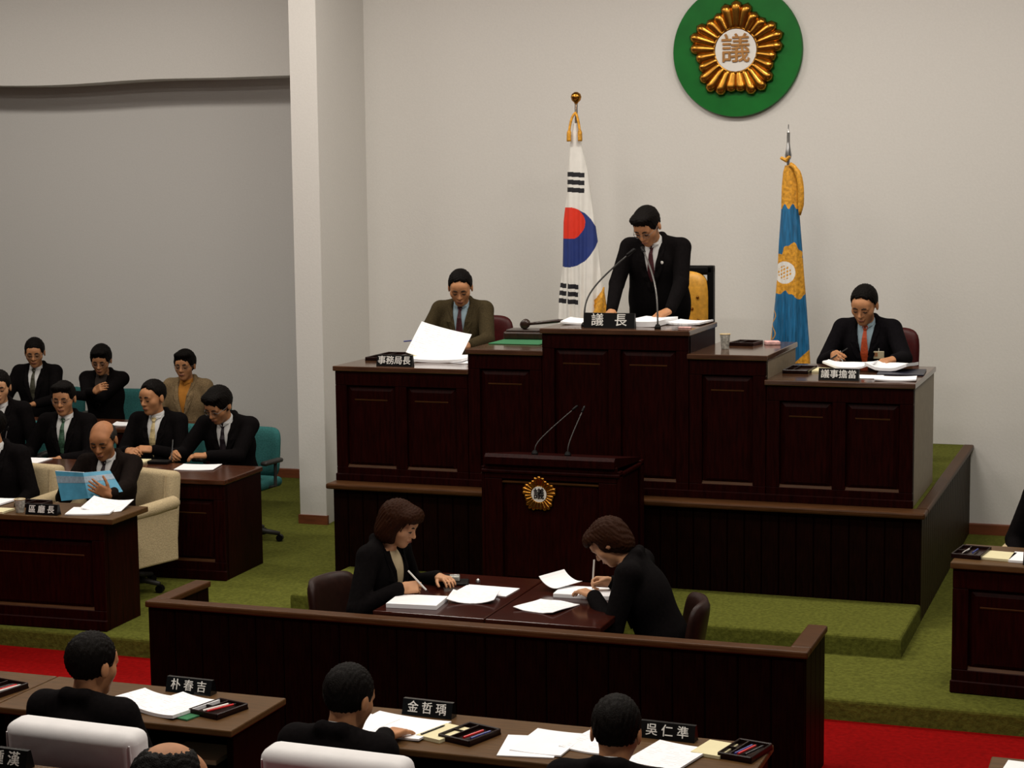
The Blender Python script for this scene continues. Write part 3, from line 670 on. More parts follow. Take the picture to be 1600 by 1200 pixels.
# right desk
zt = .84
pen_tray('dark pen tray on the desk at right edge', (-.945, 10.02, zt), R(-8), .16, .26)
pen('white pen in the tray on the right edge desk', (-.985, 9.96, .858), (-.96, 10.09, .858), 'pen_white')
pen('blue pen in the tray on the right edge desk', (-.935, 9.98, .858), (-.915, 10.10, .858), 'pen_blue')
sheet('cream notepad on the desk at right edge', (-.80, 9.99, zt), .16, .20, R(-8), 0, .012, 'cream_pad', 'notepad', cat='notepad')
sheet('white papers on the desk at right edge', (-.62, 9.98, zt), .22, .24, R(-4), 0, .012, 'paper')
nameplate('', 'black nameplate cut off by right edge', (-.545, 9.84, zt), .225, .066, R(-3), .05)

# ------------------------------------------------------------------ chairs
def curved_pad(wd, ht, th, bow=.04, rnd=.05, nx=14, nz=12, taper=0.0):
    """an upholstered back: x/z slab of real thickness bowed round the sitter (front face toward -y), rounded outline"""
    V = []; F = []
    for k in (0, 1):
        for j in range(nz+1):
            for i in range(nx+1):
                u, v = 2*i/nx-1, 2*j/nz-1
                # superellipse outline
                p = 5.0; L = (abs(u)**p+abs(v)**p)**(1/p); mx = max(abs(u), abs(v), 1e-6); q = mx/L if L > 0 else 1
                x = u*q*wd/2*(1-taper*(v+1)/2); z = v*q*ht/2
                e = max(abs(u), abs(v)); y = -bow*(u*q)**2
                hth = th/2*max(0.15, (1-e**8))**.5
                V.append((x, y+(hth if k else -hth), z+ht/2))
    N = (nx+1)*(nz+1); g = lambda i, j, k: k*N+j*(nx+1)+i
    for j in range(nz):
        for i in range(nx):
            F.append((g(i, j, 0), g(i+1, j, 0), g(i+1, j+1, 0), g(i, j+1, 0))); F.append((g(i, j, 1), g(i, j+1, 1), g(i+1, j+1, 1), g(i+1, j, 1)))
    for i in range(nx):
        F.append((g(i, 0, 0), g(i, 0, 1), g(i+1, 0, 1), g(i+1, 0, 0))); F.append((g(i, nz, 0), g(i+1, nz, 0), g(i+1, nz, 1), g(i, nz, 1)))
    for j in range(nz):
        F.append((g(0, j, 0), g(0, j+1, 0), g(0, j+1, 1), g(0, j, 1))); F.append((g(nx, j, 0), g(nx, j, 1), g(nx, j+1, 1), g(nx, j+1, 0)))
    me = mesh(V, F); me.shade_smooth(); return me
def star_base(t, z0=0, m='dark_grey', seat=.42):
    link('gas_column', lathe([(.03, .07), (.03, .22), (.018, .22), (.018, seat)], 12), 'black', t)
    for k in range(5):
        a = R(72*k+18); c, s = math.cos(a), math.sin(a)
        link('star_leg', tube([(0, 0, .10), (c*.15, s*.15, .085), (c*.29, s*.29, .062)], [.03, .022, .016], 8), m, t, smooth=True)
        link('caster', tube([(c*.29-s*.02, s*.29+c*.02, .028), (c*.29+s*.02, s*.29-c*.02, .028)], .028, 10), 'black', t)
def task_chair(label, loc, rz, sc=1):
    t = tag(empty('task_chair', loc, rz), label, 'chair', 'teal office chairs of the officials'); star_base(t)
    link('seat', cbox(0, 0, .455, .48, .46, .08, .035, 3), 'teal', t, smooth=True)
    link('backrest', curved_pad(.42, .40, .07, .05), 'teal', t, (0, .25, .47), (R(-7), 0, 0))
    link('back_bar', tube([(0, .05, .41), (0, .25, .42), (0, .30, .55)], .018, 8), 'dark_grey', t)
    for s in (-1, 1):
        link('arm_support', tube([(s*.20, .02, .43), (s*.29, .02, .45), (s*.29, .03, .63)], .014, 8), 'dark_grey', t)
        link('arm_pad', cbox(s*.29, -.02, .645, .06, .26, .035, .015, 2), 'dark_grey', t, smooth=True)
    return t
def cream_chair(label, loc, rz):
    t = tag(empty('armchair', loc, rz), label, 'chair', 'cream upholstered armchairs'); star_base(t, seat=.36)
    link('seat', cbox(0, 0, .42, .52, .54, .13, .04, 3), 'cream_fabric', t, smooth=True)
    b = link('backrest', cbox(-.04, .29, .58, .46, .13, .50, .04, 3), 'cream_fabric', t, None, (R(-6), 0, 0), smooth=True)
    for s in (-1, 1): link('back_piping', tube([(s*.185-.04, .228, .40), (s*.185-.04, .222, .60), (s*.185-.04, .222, .80)], .007, 6), 'cream_fabric', b)
    for s in (-1, 1):
        link('arm_panel', cbox(s*.325, -.03, .40, .065, .46, .36, .012, 2), 'cream_fabric', t, smooth=False)
        link('arm_pad', tube([(s*.325, -.31, .575), (s*.325, -.28, .585), (s*.325, 0, .60), (s*.325, .20, .615), (s*.325, .23, .61)], [.03, .045, .05, .048, .03], 12), 'cream_fabric', t, smooth=True)
    return t
def leg4(t, w_, d_, h_, m='dark_wood', r=.02):
    for sx in (-1, 1):
        for sy in (-1, 1): link('leg', tube([(sx*w_, sy*d_, h_), (sx*w_*1.06, sy*d_*1.08, 0)], [r, r*.75], 8), m, t)
def dais_chair(label, loc, rz, seat=.45, m='chair_red'):
    t = tag(empty('dais_chair', loc, rz), label, 'chair'); leg4(t, .20, .19, seat-.04)
    link('seat', cbox(0, 0, seat-.02, .46, .44, .08, .03, 3), m, t, smooth=True)
    link('backrest', curved_pad(.48, .50, .06, .02), m, t, (0, .23, seat+.04), (R(-6), 0, 0))
    for s in (-1, 1): link('back_post', tube([(s*.20, .22, seat-.05), (s*.20, .27, seat+.30)], .015, 8), 'dark_wood', t)
    return t
def gold_chair(label, loc, rz):
    t = tag(empty('high_back_chair', loc, rz), label, 'chair'); leg4(t, .24, .23, .42, 'black', .03)
    link('seat', cbox(0, 0, .45, .58, .54, .12, .04, 3), 'gold_fabric', t, smooth=True)
    for s in (-1, 1):
        link('back_post', cbox(s*.30, .30, .79, .05, .06, .82, .008, 2), 'black', t)
        link('armrest', cbox(s*.31, .02, .66, .055, .52, .05, .02, 2), 'black', t)
        link('arm_post', tube([(s*.31, -.2, .45), (s*.31, -.21, .64)], .018, 8), 'black', t)
    link('back_rail', cbox(0, .30, 1.165, .65, .06, .07, .02, 3), 'black', t)
    link('lower_rail', cbox(0, .30, .56, .56, .05, .06, .008, 2), 'black', t)
    pad = link('back_pad', curved_pad(.57, .60, .09, 0), 'gold_fabric', t, (0, .285, .56))
    btn = lathe([(.012, 0), (.010, .006), (.003, .009)], 10)
    for i in range(-3, 4):
        for j in range(1, 7):
            if abs(i) == 3 or j in (1, 6): continue
            link('button', btn, 'gold', pad, ((i+.5*(j % 2))*.085, -.045, j*.085-.02), (R(90), 0, 0))
    return t
def brown_chair(label, loc, rz):
    t = tag(empty('meeting_chair', loc, rz), label, 'chair', 'dark brown chairs of the recorders'); leg4(t, .19, .19, .40, 'black', .014)
    link('seat', cbox(0, 0, .42, .46, .45, .07, .03, 3), 'chair_brown', t, smooth=True)
    link('backrest', curved_pad(.46, .36, .07, .07, taper=.12), 'chair_brown', t, (0, .25, .41), (R(-10), 0, 0))
    for s in (-1, 1): link('back_post', tube([(s*.16, .18, .40), (s*.16, .27, .50)], .013, 8), 'black', t)
    return t
def white_chair(label, loc, rz):
    t = tag(empty('covered_chair', loc, rz), label, 'chair', 'white-covered council chairs'); star_base(t)
    link('seat', cbox(0, 0, .45, .52, .50, .10, .04, 3), 'chair_brown', t, smooth=True)
    link('backrest', cbox(0, .27, .62, .47, .09, .50, .03, 3), 'chair_brown', t, None, (R(-4), 0, 0), smooth=True)
    # cloth cover: rounded slab with a soft hanging skirt
    c = link('cloth_cover', cbox(0, 0, .25, .55, .13, .50, .042, 4), 'white_cover', t, (0, .275, .49), (R(-4), 0, 0), smooth=True)
    for s in (-1, 1): link('corner_seam', tube([(s*.262, .058, .05), (s*.264, .058, .25), (s*.258, .056, .465)], .004, 6), 'white_cover', c)
    for s in (-1, 1):
        link('arm_support', tube([(s*.24, 0, .42), (s*.31, 0, .45), (s*.31, 0, .62)], .016, 8), 'dark_grey', t)
        link('arm_pad', cbox(s*.31, -.02, .635, .06, .30, .035, .014, 2), 'dark_grey', t)
    return t

# ------------------------------------------------------------------ people: smooth implicit surfaces polygonised to one continuous skin
def smin(a, b, k):
    h = np.clip(.5+.5*(b-a)/k, 0, 1); return b*(1-h)+a*h-k*h*(1-h)
def prim_bounds(p):
    kind = p[1]
    if kind == 'ell': c, r = p[2], max(p[3]); return c-r, c+r
    if kind == 'cap':
        r = max(p[4], p[5]); return np.minimum(p[2], p[3])-r, np.maximum(p[2], p[3])+r
    if kind == 'box':
        r = float(np.linalg.norm(p[3]))+p[5]; return p[2]-r, p[2]+r
    return p[3], p[4]
def prim_dist(p, P):
    kind = p[1]
    if kind == 'ell':
        q = (P-p[2]) @ p[4]; r = np.asarray(p[3], np.float32)
        k0 = np.sqrt(((q/r)**2).sum(-1)); k1 = np.sqrt(((q/(r*r))**2).sum(-1))+1e-9
        return k0*(k0-1)/k1
    if kind == 'cap':
        a, b = p[2], p[3]; ab = b-a; t = np.clip(((P-a) @ ab)/max(float(ab @ ab), 1e-12), 0, 1)
        return np.linalg.norm(P-a-t[..., None]*ab, axis=-1)-(p[4]+(p[5]-p[4])*t)
    if kind == 'box':
        q = np.abs((P-p[2]) @ p[4])-np.asarray(p[3], np.float32)
        return np.linalg.norm(np.maximum(q, 0), axis=-1)+np.minimum(q.max(-1), 0)-p[5]
    return p[2](P)
class Field:
    def __init__(s, prims, h):
        los = []; his = []
        for p in prims:
            if p[0] == 'add': a, b = prim_bounds(p); los.append(a); his.append(b)
        s.h = h; s.lo = np.min(los, 0)-3*h; hi = np.max(his, 0)+3*h
        s.n = np.ceil((hi-s.lo)/h).astype(int)+1
        s.D = np.full(s.n, 1.0, np.float32)
        for p in prims: s.apply(p)
    def apply(s, p):
        a, b = prim_bounds(p); k = p[-1]; m = k+2.5*s.h
        i0 = np.clip(np.floor((a-m-s.lo)/s.h).astype(int), 0, s.n); i1 = np.clip(np.ceil((b+m-s.lo)/s.h).astype(int)+1, 0, s.n)
        if (i1 <= i0).any(): return
        ax = [s.lo[d]+np.arange(i0[d], i1[d])*s.h for d in range(3)]
        P = np.stack(np.meshgrid(*ax, indexing='ij'), -1).astype(np.float32)
        sl = tuple(slice(i0[d], i1[d]) for d in range(3)); d = prim_dist(p, P); o = s.D[sl]
        if p[0] == 'add': s.D[sl] = smin(o, d, k)
        else: s.D[sl] = -smin(-o, d, k)
    def val(s, P):
        i = np.clip(np.round((np.asarray(P)-s.lo)/s.h).astype(int), 0, s.n-1); return float(s.D[tuple(i)])
    def mesh(s):
        D = s.D; S = D < 0; n = s.n
        c = [S[i:n[0]-1+i, j:n[1]-1+j, k:n[2]-1+k] for i in (0, 1) for j in (0, 1) for k in (0, 1)]
        an = np.logical_or.reduce(c); al = np.logical_and.reduce(c)
        I = np.argwhere(an & ~al)
        idm = np.full(n-1, -1, np.int32); idm[tuple(I.T)] = np.arange(len(I))
        acc = np.zeros((len(I), 3)); cnt = np.zeros(len(I))
        cor = [(i, j, k) for i in (0, 1) for j in (0, 1) for k in (0, 1)]
        for a in cor:
            for d in range(3):
                if a[d]: continue
                b = list(a); b[d] = 1
                da = D[I[:, 0]+a[0], I[:, 1]+a[1], I[:, 2]+a[2]]; db = D[I[:, 0]+b[0], I[:, 1]+b[1], I[:, 2]+b[2]]
                x = (da < 0) != (db < 0); t = np.where(x, da/(da-db+1e-12), 0)
                p = np.tile(np.array(a, float), (len(I), 1)); p[:, d] += t
                acc += p*x[:, None]; cnt += x
        V = s.lo+(I+acc/cnt[:, None])*s.h
        F = []
        for d in range(3):
            e = [slice(None)]*3; f = [slice(None)]*3; e[d] = slice(0, -1); f[d] = slice(1, None)
            A = S[tuple(e)]; B = S[tuple(f)]; X = np.argwhere(A != B)
            u, v = [(1, 2), (2, 0), (0, 1)][d]
            X = X[(X[:, u] > 0) & (X[:, v] > 0) & (X[:, u] < n[u]-1) & (X[:, v] < n[v]-1)]
            sg = A[tuple(X.T)]
            q = []
            for du, dv in ((1, 1), (0, 1), (0, 0), (1, 0)):
                Y = X.copy(); Y[:, u] -= du; Y[:, v] -= dv; q.append(idm[tuple(Y.T)])
            q = np.stack(q, 1); q[~sg] = q[~sg][:, ::-1]; F.append(q)
        F = np.concatenate(F)
        me = bpy.data.meshes.new('m'); me.from_pydata(V.tolist(), [], F.tolist()); me.update(); me.shade_smooth()
        return me
def A3(*v): return np.array(v, np.float32)
I3 = np.eye(3, dtype=np.float32)
def nrm(v): v = np.asarray(v, np.float32); return v/max(1e-9, float(np.linalg.norm(v)))
def rotx(a): c, s = math.cos(a), math.sin(a); return np.array(((1, 0, 0), (0, c, -s), (0, s, c)), np.float32)
def roty(a): c, s = math.cos(a), math.sin(a); return np.array(((c, 0, s), (0, 1, 0), (-s, 0, c)), np.float32)
def rotz(a): c, s = math.cos(a), math.sin(a); return np.array(((c, -s, 0), (s, c, 0), (0, 0, 1)), np.float32)

def hand_prims(W, d, n, left, pose, sc=1.0, fd=None):
    d = nrm(nrm(d)*.7+fd*.3) if fd is not None else nrm(d); n = nrm(np.asarray(n)-d*float(np.dot(n, d))); s = np.cross(d, n) if left else -np.cross(d, n)
    P = []; Rm = np.stack((d, s, n), 1).astype(np.float32)
    P.append(('add', 'cap', W-(fd if fd is not None else d)*.03, W+d*.02, .026*sc, .026*sc, .01))
    P.append(('add', 'box', W+d*.058*sc, A3(.036, .028, .004)*sc, Rm, .0095*sc, .012))
    cur = {'flat': (8, 12, 8), 'rest': (22, 28, 18), 'grip': (58, 62, 35), 'pen': (48, 55, 30), 'page': (30, 35, 20)}[pose]
    for i, (o, L) in enumerate(((.030, .066), (.010, .075), (-.010, .070), (-.029, .055))):
        base = W+(d*.094+s*o)*sc; ang = 0; p = base; r = .0088*sc
        spread = (.10, .03, -.04, -.12)[i]*(1 if pose in ('flat', 'rest') else .3)
        for q, fr in enumerate((.46, .30, .24)):
            extra = 1.0 if pose not in ('pen',) else (.85, .95, 1.25, 1.35)[i]
            ang += R(cur[q]*extra)
            dr = nrm(d*math.cos(ang)-n*math.sin(ang)+s*spread*math.cos(ang)); e = p+dr*L*fr*1.05*sc
            P.append(('add', 'cap', p, e, r, r*.92, .0035)); p = e; r *= .92
    tb = W+(d*.028+s*.026)*sc
    td = {'flat': (.70, .72, -.10), 'rest': (.78, .55, -.35), 'grip': (.62, .30, -.75), 'pen': (.85, .12, -.55), 'page': (.70, .30, -.60)}[pose]
    v = nrm(d*td[0]+s*td[1]+n*td[2]); p = tb; r = .0115*sc
    for q, L in enumerate((.042, .032, .026)):
        e = p+v*L*sc; P.append(('add', 'cap', p, e, r, r*.9, .006)); p = e; r *= .9; v = nrm(v+d*.28-n*.12-s*.06*(pose != 'flat'))
    return P

def person(label, top, rz=0, lean=6, nod=10, hyaw=0, hroll=0, hs=1.06, Lh=None, Rh_=None, suit='suit_black', shirt='shirt_white', tie='tie_dark',
           hair='short', hairm='hair_black', skin='skin', glasses=False, width=1.0, standing=False, h=.0066, woman=False, badge=False, pin=False,
           collar_dark=False, seat=None, brow=True, vdepth=.22, neck=0):
    """top: world point of the crown; hands are dicts w=(world wrist) d=(world direction) n=(world normal) pose"""
    rz = R(rz); la = R(lean); RZ = rotz(rz)
    fwv = A3(0, -math.cos(la), -math.sin(la)); upv = A3(0, -math.sin(la), math.cos(la)); Xv = A3(1, 0, 0)
    T = lambda x, f, u: (Xv*x+fwv*f+upv*u).astype(np.float32)
    TR = np.stack((Xv, -fwv, upv), 1).astype(np.float32)
    HR = rotz(R(hyaw)) @ rotx(R(nod)) @ roty(R(hroll))
    piv = T(0, .014, .590+neck)
    Hc = piv+HR @ A3(0, -.022, .100)*hs
    Hp = lambda x, f, u: (Hc+HR @ (A3(x, -f, u)*hs)).astype(np.float32)
    crown = Hc+A3(0, 0, .120)*hs
    hip_w = np.array(top, np.float32)-RZ @ crown
    loc = lambda w_: (RZ.T @ (np.asarray(w_, np.float32)-hip_w)).astype(np.float32)
    ldir = lambda v_: (RZ.T @ np.asarray(v_, np.float32)).astype(np.float32)
    sw = .178*width if not woman else .155*width
    # ---- head
    e = lambda c, r, k=.012, Rm=HR, op='add': (op, 'ell', Hp(*c), tuple(x*hs for x in (r[0], r[1], r[2])), Rm, k)
    cp = lambda a, b, ra, rb, k=.01: ('add', 'cap', Hp(*a), Hp(*b), ra*hs, rb*hs, k)
    hd = [e((0, -.012, .030), (.074, .094, .084)), e((0, .026, -.030), (.060, .062, .078), .03), e((0, .058, -.092), (.026, .022, .020), .03),
          e((.040, .046, -.018), (.026, .024, .026), .025), e((-.040, .046, -.018), (.026, .024, .026), .025),
          e((0, .062, .040), (.052, .026, .030), .03),
          cp((-.042, .074, .020), (.042, .074, .020), .011, .011, .012),
          e((.031, .094, .001), (.016, .016, .011), .010, HR, 'sub'), e((-.031, .094, .001), (.016, .016, .011), .010, HR, 'sub'),
          e((.031, .073, .001), (.014, .012, .010), .005), e((-.031, .073, .001), (.014, .012, .010), .005),
          cp((0, .080, .016), (0, .102, -.026), .007, .0115, .010), e((.013, .090, -.030), (.008, .009, .007), .006), e((-.013, .090, -.030), (.008, .009, .007), .006),
          e((0, .082, -.055), (.024, .013, .009), .008), e((0, .080, -.066), (.020, .012, .008), .006),
          e((.079, -.012, -.004), (.008, .019, .031), .006), e((-.079, -.012, -.004), (.008, .019, .031), .006),
          ('add', 'cap', T(0, -.008, .50), Hp(0, -.015, -.05), .056*(1 if not woman else .86), .052*(1 if not woman else .86), .02)]
    # ---- torso core and arms
    tc_ = [('add', 'ell', T(0, 0, .34), (.15*width, .095, .22), TR, .03), ('add', 'ell', T(0, 0, .12), (.14*width, .095, .16), TR, .05)]
    body = hd+tc_; arms = []; wr = []
    for sgn, hnd in ((1, Lh), (-1, Rh_)):
        S = T(sgn*sw, -.005, .505)
        if hnd is None:
            hnd = dict(w=None, d=None, n=None, pose='rest'); Wp = T(sgn*.19, .26, .12) if not standing else T(sgn*.26, .05, -.06); dd = nrm(fwv*.9-Xv*sgn*.5); nn = upv
            hnd_l = dict(W=Wp, d=dd, n=nn, pose='rest')
        else:
            Wp = loc(hnd['w']); dd = ldir(hnd['d']) if hnd.get('d') is not None else None; nn = ldir(hnd.get('n', (0, 0, 1)))
            hnd_l = dict(W=Wp, d=dd, n=nn, pose=hnd.get('pose', 'rest'))
        L1, L2 = .285, .255; v = Wp-S; dist = float(np.linalg.norm(v))
        if dist > (L1+L2)*.985: f_ = dist/((L1+L2)*.985); L1 *= f_; L2 *= f_
        a = (L1*L1-L2*L2+dist*dist)/(2*dist); hh = math.sqrt(max(1e-6, L1*L1-a*a)); vd = v/dist
        pole = A3(sgn*.55, .25, -.80) if hnd.get('pole') is None else ldir(hnd['pole'])
        pole = nrm(pole-vd*float(pole @ vd)); E = (S+vd*a+pole*hh).astype(np.float32)
        if hnd_l['d'] is None: hnd_l['d'] = nrm(nrm(Wp-E)*A3(1, 1, .25))
        arms.append((S, E, Wp, hnd_l, sgn))
        body += [('add', 'cap', S, E, .044, .038, .02), ('add', 'cap', E, Wp, .037, .026, .015)]
        body += hand_prims(Wp, hnd_l['d'], hnd_l['n'], sgn > 0, hnd_l['pose'], 1.0 if not woman else .9, nrm(Wp-E))
    root = link('person', Field(body, h).mesh(), skin); root.location = tuple(float(x) for x in hip_w); root.rotation_euler = (0, 0, rz)
    tag(root, label, 'person')
    add = lambda name, me, m_, smooth=False: link(name, me, m_, root, smooth=smooth)
    # ---- shirt
    wdt = width if not woman else width*.86
    sh = [('add', 'ell', T(0, .004, .36), (.172*wdt, .118, .19), TR, .03), ('add', 'ell', T(0, .004, .14), (.15*wdt, .112, .18), TR, .05),
          ('add', 'cap', T(0, -.012, .47), T(0, .006, .556), .066, .0605, .02)]
    if woman: sh[2] = ('add', 'cap', T(0, -.012, .45), T(0, -.002, .53), .056, .052, .02)
    SF = Field(sh, .011); add('shirt' if not woman else 'blouse', SF.mesh(), shirt)
    # ---- jacket
    jk = [('add', 'ell', T(0, 0, .35), (.190*wdt, .134, .205), TR, .03), ('add', 'ell', T(0, 0, .12), (.178*wdt, .134, .20), TR, .06),
          ('add', 'cap', T(-sw*.97, -.008, .506), T(sw*.97, -.008, .506), .058, .058, .04),
          ('add', 'cap', T(-.03, -.03, .555), T(-sw*.9, -.012, .515), .045, .050, .03), ('add', 'cap', T(.03, -.03, .555), T(sw*.9, -.012, .515), .045, .050, .03)]
    u0_ = vdepth; half = .066 if not woman else .060; th = math.atan2(half, .555-u0_); ct, st = math.cos(th), math.sin(th)
    def wedge(P):
        q = P @ TR; x = q[..., 0]; f = -q[..., 1]; u = q[..., 2]
        return np.maximum(np.abs(x)*ct-(u-u0_)*st, .012-f)
    jk.append(('sub', 'fn', wedge, A3(-.25, -.9, -.3), A3(.25, .9, .8), .004))
    nc = T(0, .002, .60)
    jk.append(('sub', 'cap', T(0, .0, .50), T(0, .02, .66), .060, .072, .006))
    jk += [('add', 'cap', T(-.042, -.056, .578), T(.042, -.056, .578), .024, .024, .02), ('add', 'cap', T(-.066, -.012, .556), T(-.042, -.056, .578), .020, .024, .02), ('add', 'cap', T(.066, -.012, .556), T(.042, -.056, .578), .020, .024, .02)]
    if standing: jk += [('add', 'ell', T(0, 0, .10), (.205*wdt, .14, .30), TR, .05)]
    JF0 = Field(jk, .012)
    for (S, E, Wp, hl, sgn) in arms:
        ce = Wp+(E-Wp)*.06
        jk += [('add', 'cap', S, E, .064, .056, .03), ('add', 'cap', E, ce, .055, .041, .012)]
    JF = Field(jk, .0105); jo = add('jacket', JF.mesh(), suit)
    for (S, E, Wp, hl, sgn) in arms:
        dv = nrm(E-Wp); p0 = Wp+(E-Wp)*.09; p1 = Wp+dv*.004
        if not woman: add('shirt_cuff', tube([Vector(p0.tolist()), Vector(p1.tolist())], .0345, 12), shirt)
    def surf(F_, x, u, lo=.0, hi=.26):
        f = hi
        while f > lo:
            if F_.val(T(x, f, u)) < 0: return f
            f -= .003
        return lo
    # ---- lapels, collar, tie
    for sgn in (1, -1):
        V = []; Fc = []; nn_ = 9
        for i in range(nn_+1):
            u = u0_+(.545-u0_)*i/nn_; xi = half*(u-u0_)/(.555-u0_)+.001
            wl = .006+.050*math.sin(math.pi*min(1, (i/nn_)*.62+.02))*(1 if i < nn_-2 else .62)
            for q in range(4):
                x = xi+wl*q/3; f = max(surf(JF0, sgn*x, u), surf(SF, sgn*x, u))+.007-(.003 if q in (0, 3) else 0)
                V.append(T(sgn*x, f, u))
        for i in range(nn_):
            for q in range(3): a = i*4+q; Fc.append((a, a+1, a+5, a+4) if sgn < 0 else (a, a+4, a+5, a+1))
        me = mesh([v.tolist() for v in V], Fc); bm = bmesh.new(); bm.from_mesh(me); bmesh.ops.solidify(bm, geom=bm.faces[:], thickness=.005); bm.to_mesh(me); bm.free()
        add('lapel', me, suit)
        if not woman:
            c0 = [T(sgn*.006, surf(SF, 0, .525)+.012, .528), T(sgn*.046, .052, .545), T(sgn*.055, .02, .572), T(sgn*.012, surf(SF, 0, .55)+.006, .553)]
            c1 = [v+nrm(v-T(0, -.01, .55))*.005 for v in c0]
            add('collar_wing', mesh([v.tolist() for v in c0+c1], [(0, 1, 2, 3), (7, 6, 5, 4), (0, 4, 5, 1), (1, 5, 6, 2), (2, 6, 7, 3), (3, 7, 4, 0)]), shirt)
    if tie:
        V = []; Fc = []
        us = [.548, .538, .522, .512, .49, .465, .44, .40, .36, .32, .28, .24, .20]; ws = [.017, .020, .014, .011, .014, .017, .020, .024, .027, .030, .033, .035, .036]
        for u, w__ in zip(us, ws):
            f = max(surf(SF, 0, u), .03)+(.014 if u > .515 else .011)
            for x in (-w__, 0, w__): V.append(T(x, f+(.003 if x == 0 else -.002), u))
        for i in range(len(us)-1):
            for q in range(2): a = i*3+q; Fc.append((a, a+3, a+4, a+1))
        me = mesh([v.tolist() for v in V], Fc); bm = bmesh.new(); bm.from_mesh(me); bmesh.ops.solidify(bm, geom=bm.faces[:], thickness=.008); bmesh.ops.recalc_face_normals(bm, faces=bm.faces[:]); bm.to_mesh(me); bm.free()
        add('tie', me, tie)
    if badge:
        p = T(.10, surf(JF0, .10, .35)+.012, .35); me = cbox(0, 0, 0, .075, .004, .055, .002, 1)
        o = add('id_badge', me, 'badge'); o.location = p.tolist(); o.rotation_euler = (la, 0, R(6))
        ph = link('photo', cbox(-.018, -.003, .004, .022, .002, .028), 'skin_dark', o)
        p = T(.10, surf(JF0, .10, .395)+.008, .395); add('badge_clip', tube([p.tolist(), T(.10, surf(JF0, .10, .37)+.012, .37).tolist()], .004, 6), 'silver')
    if pin:
        p = T(.085, surf(JF0, .085, .43)+.012, .43); o = add('lapel_pin', lathe([(.011, 0), (.011, .003), (.006, .005)], 12), 'emblem_white'); o.location = p.tolist(); o.rotation_euler = (R(90)+la, 0, 0)
    # ---- hair
    def HL(P): q = ((P-Hc) @ HR)/hs; return q[..., 0], -q[..., 1], q[..., 2]
    big = (Hc-.30, Hc+.30)
    def plane(nf, nu, pf, pu):
        def fn(P): x, f, u = HL(P); return -((f-pf)*nf+(u-pu)*nu+(.004*np.sin(x*130+1)+.003*np.sin(x*290)+.002*np.sin(f*250+u*200) if nf > .5 else 0))*hs
        return ('sub', 'fn', fn, *big, .010*hs)
    rs = np.random.RandomState(abs(hash(label)) % 1000 if False else (len(label)*37+ord(label[0])*11+ord(label[-1])) % 9973)
    hr = []
    if hair in ('short', 'thick', 'receding', 'part'):
        x_ = .006 if hair == 'thick' else 0
        hr.append(e((0, -.014, .036), (.083+x_, .102+x_, .096+x_)))
        if hair in ('thick', 'part'): hr += [e((.025, .045, .098), (.045, .05, .028), .02), e((-.025, .048, .094), (.045, .046, .028), .02)]
        pf, pu = {'short': (.078, .064), 'thick': (.086, .060), 'part': (.084, .062), 'receding': (.060, .080)}[hair]
        hr.append(plane(.80, -.60, pf, pu))
        for s in (1, -1): hr.append(e((s*.086, .004, -.024), (.024, .026, .040), .01, HR, 'sub'))
        hr.append(plane(.1, -1, 0, -.088))
    elif hair == 'bald_front':
        hr += [e((0, -.016, .022), (.081, .097, .080)), plane(.30, .95, .0, .062), plane(.88, -.47, .020, .0), plane(.1, -1, 0, -.07)]
        for s in (1, -1): hr.append(e((s*.086, .004, -.024), (.024, .026, .040), .01, HR, 'sub'))
    elif hair == 'bald_top':
        hr += [e((0, -.014, .030), (.081, .100, .086)), plane(.80, -.60, .055, .075), e((0, -.005, .145), (.058, .080, .055), .02, HR, 'sub'), plane(.1, -1, 0, -.08)]
    elif hair == 'bob':
        hr += [e((0, -.018, .030), (.096, .112, .102)), e((0, -.035, -.045), (.098, .088, .100), .03), e((.030, .055, .072), (.058, .046, .045), .03), e((-.030, .055, .072), (.058, .046, .045), .03)]
        def face(P): x, f, u = HL(P); return np.maximum(np.maximum(.030-f, u-.052), np.abs(x)-.071)*hs
        hr.append(('sub', 'fn', face, *big, .012))
        hr += [plane(.3, -1, -.02, -.115)]
    elif hair == 'shaggy':
        hr += [e((0, -.018, .030), (.094, .114, .100)), e((0, -.06, -.03), (.085, .062, .085), .03), e((.03, .05, .070), (.058, .048, .045), .03), e((-.03, .05, .070), (.058, .048, .045), .03)]
        def face2(P): x, f, u = HL(P); return np.maximum(np.maximum(.032-f, u-.050), np.abs(x)-.085)*hs
        hr.append(('sub', 'fn', face2, *big, .012)); hr.append(plane(.2, -1, 0, -.095))
    HF = Field(hr, .0062)
    ix = np.argwhere(np.abs(HF.D) < .03)
    if len(ix):
        P = (HF.lo+ix*HF.h).astype(np.float32); x, f, u = HL(P); ph = rs.rand(4)*6
        amp = .0019 if hair not in ('bob', 'shaggy') else .0022
        HF.D[tuple(ix.T)] += amp*(np.sin(x*420+u*60+ph[0]+2*np.sin(f*50))+np.sin(f*360-u*90+ph[1]+2*np.sin(x*60)))
    add('hair', HF.mesh(), hairm)
    # ---- face details
    if brow:
        for s in (1, -1):
            add('eyebrow', tube([Hp(s*.012, .0905, .0215).tolist(), Hp(s*.028, .0905, .0265).tolist(), Hp(s*.046, .0800, .0235).tolist()], [.0036*hs, .0050*hs, .003*hs], 6), 'brow')
            add('eye', tube([Hp(s*.018, .0835, -.0015).tolist(), Hp(s*.031, .0870, -.003).tolist(), Hp(s*.044, .0810, -.001).tolist()], [.0022*hs, .0040*hs, .0022*hs], 6), 'brow')
        add('lips', tube([Hp(-.022, .086, -.0605).tolist(), Hp(-.008, .0935, -.0595).tolist(), Hp(.008, .0935, -.0595).tolist(), Hp(.022, .086, -.0605).tolist()], [.002*hs, .0045*hs, .0045*hs, .002*hs], 6), 'lips')
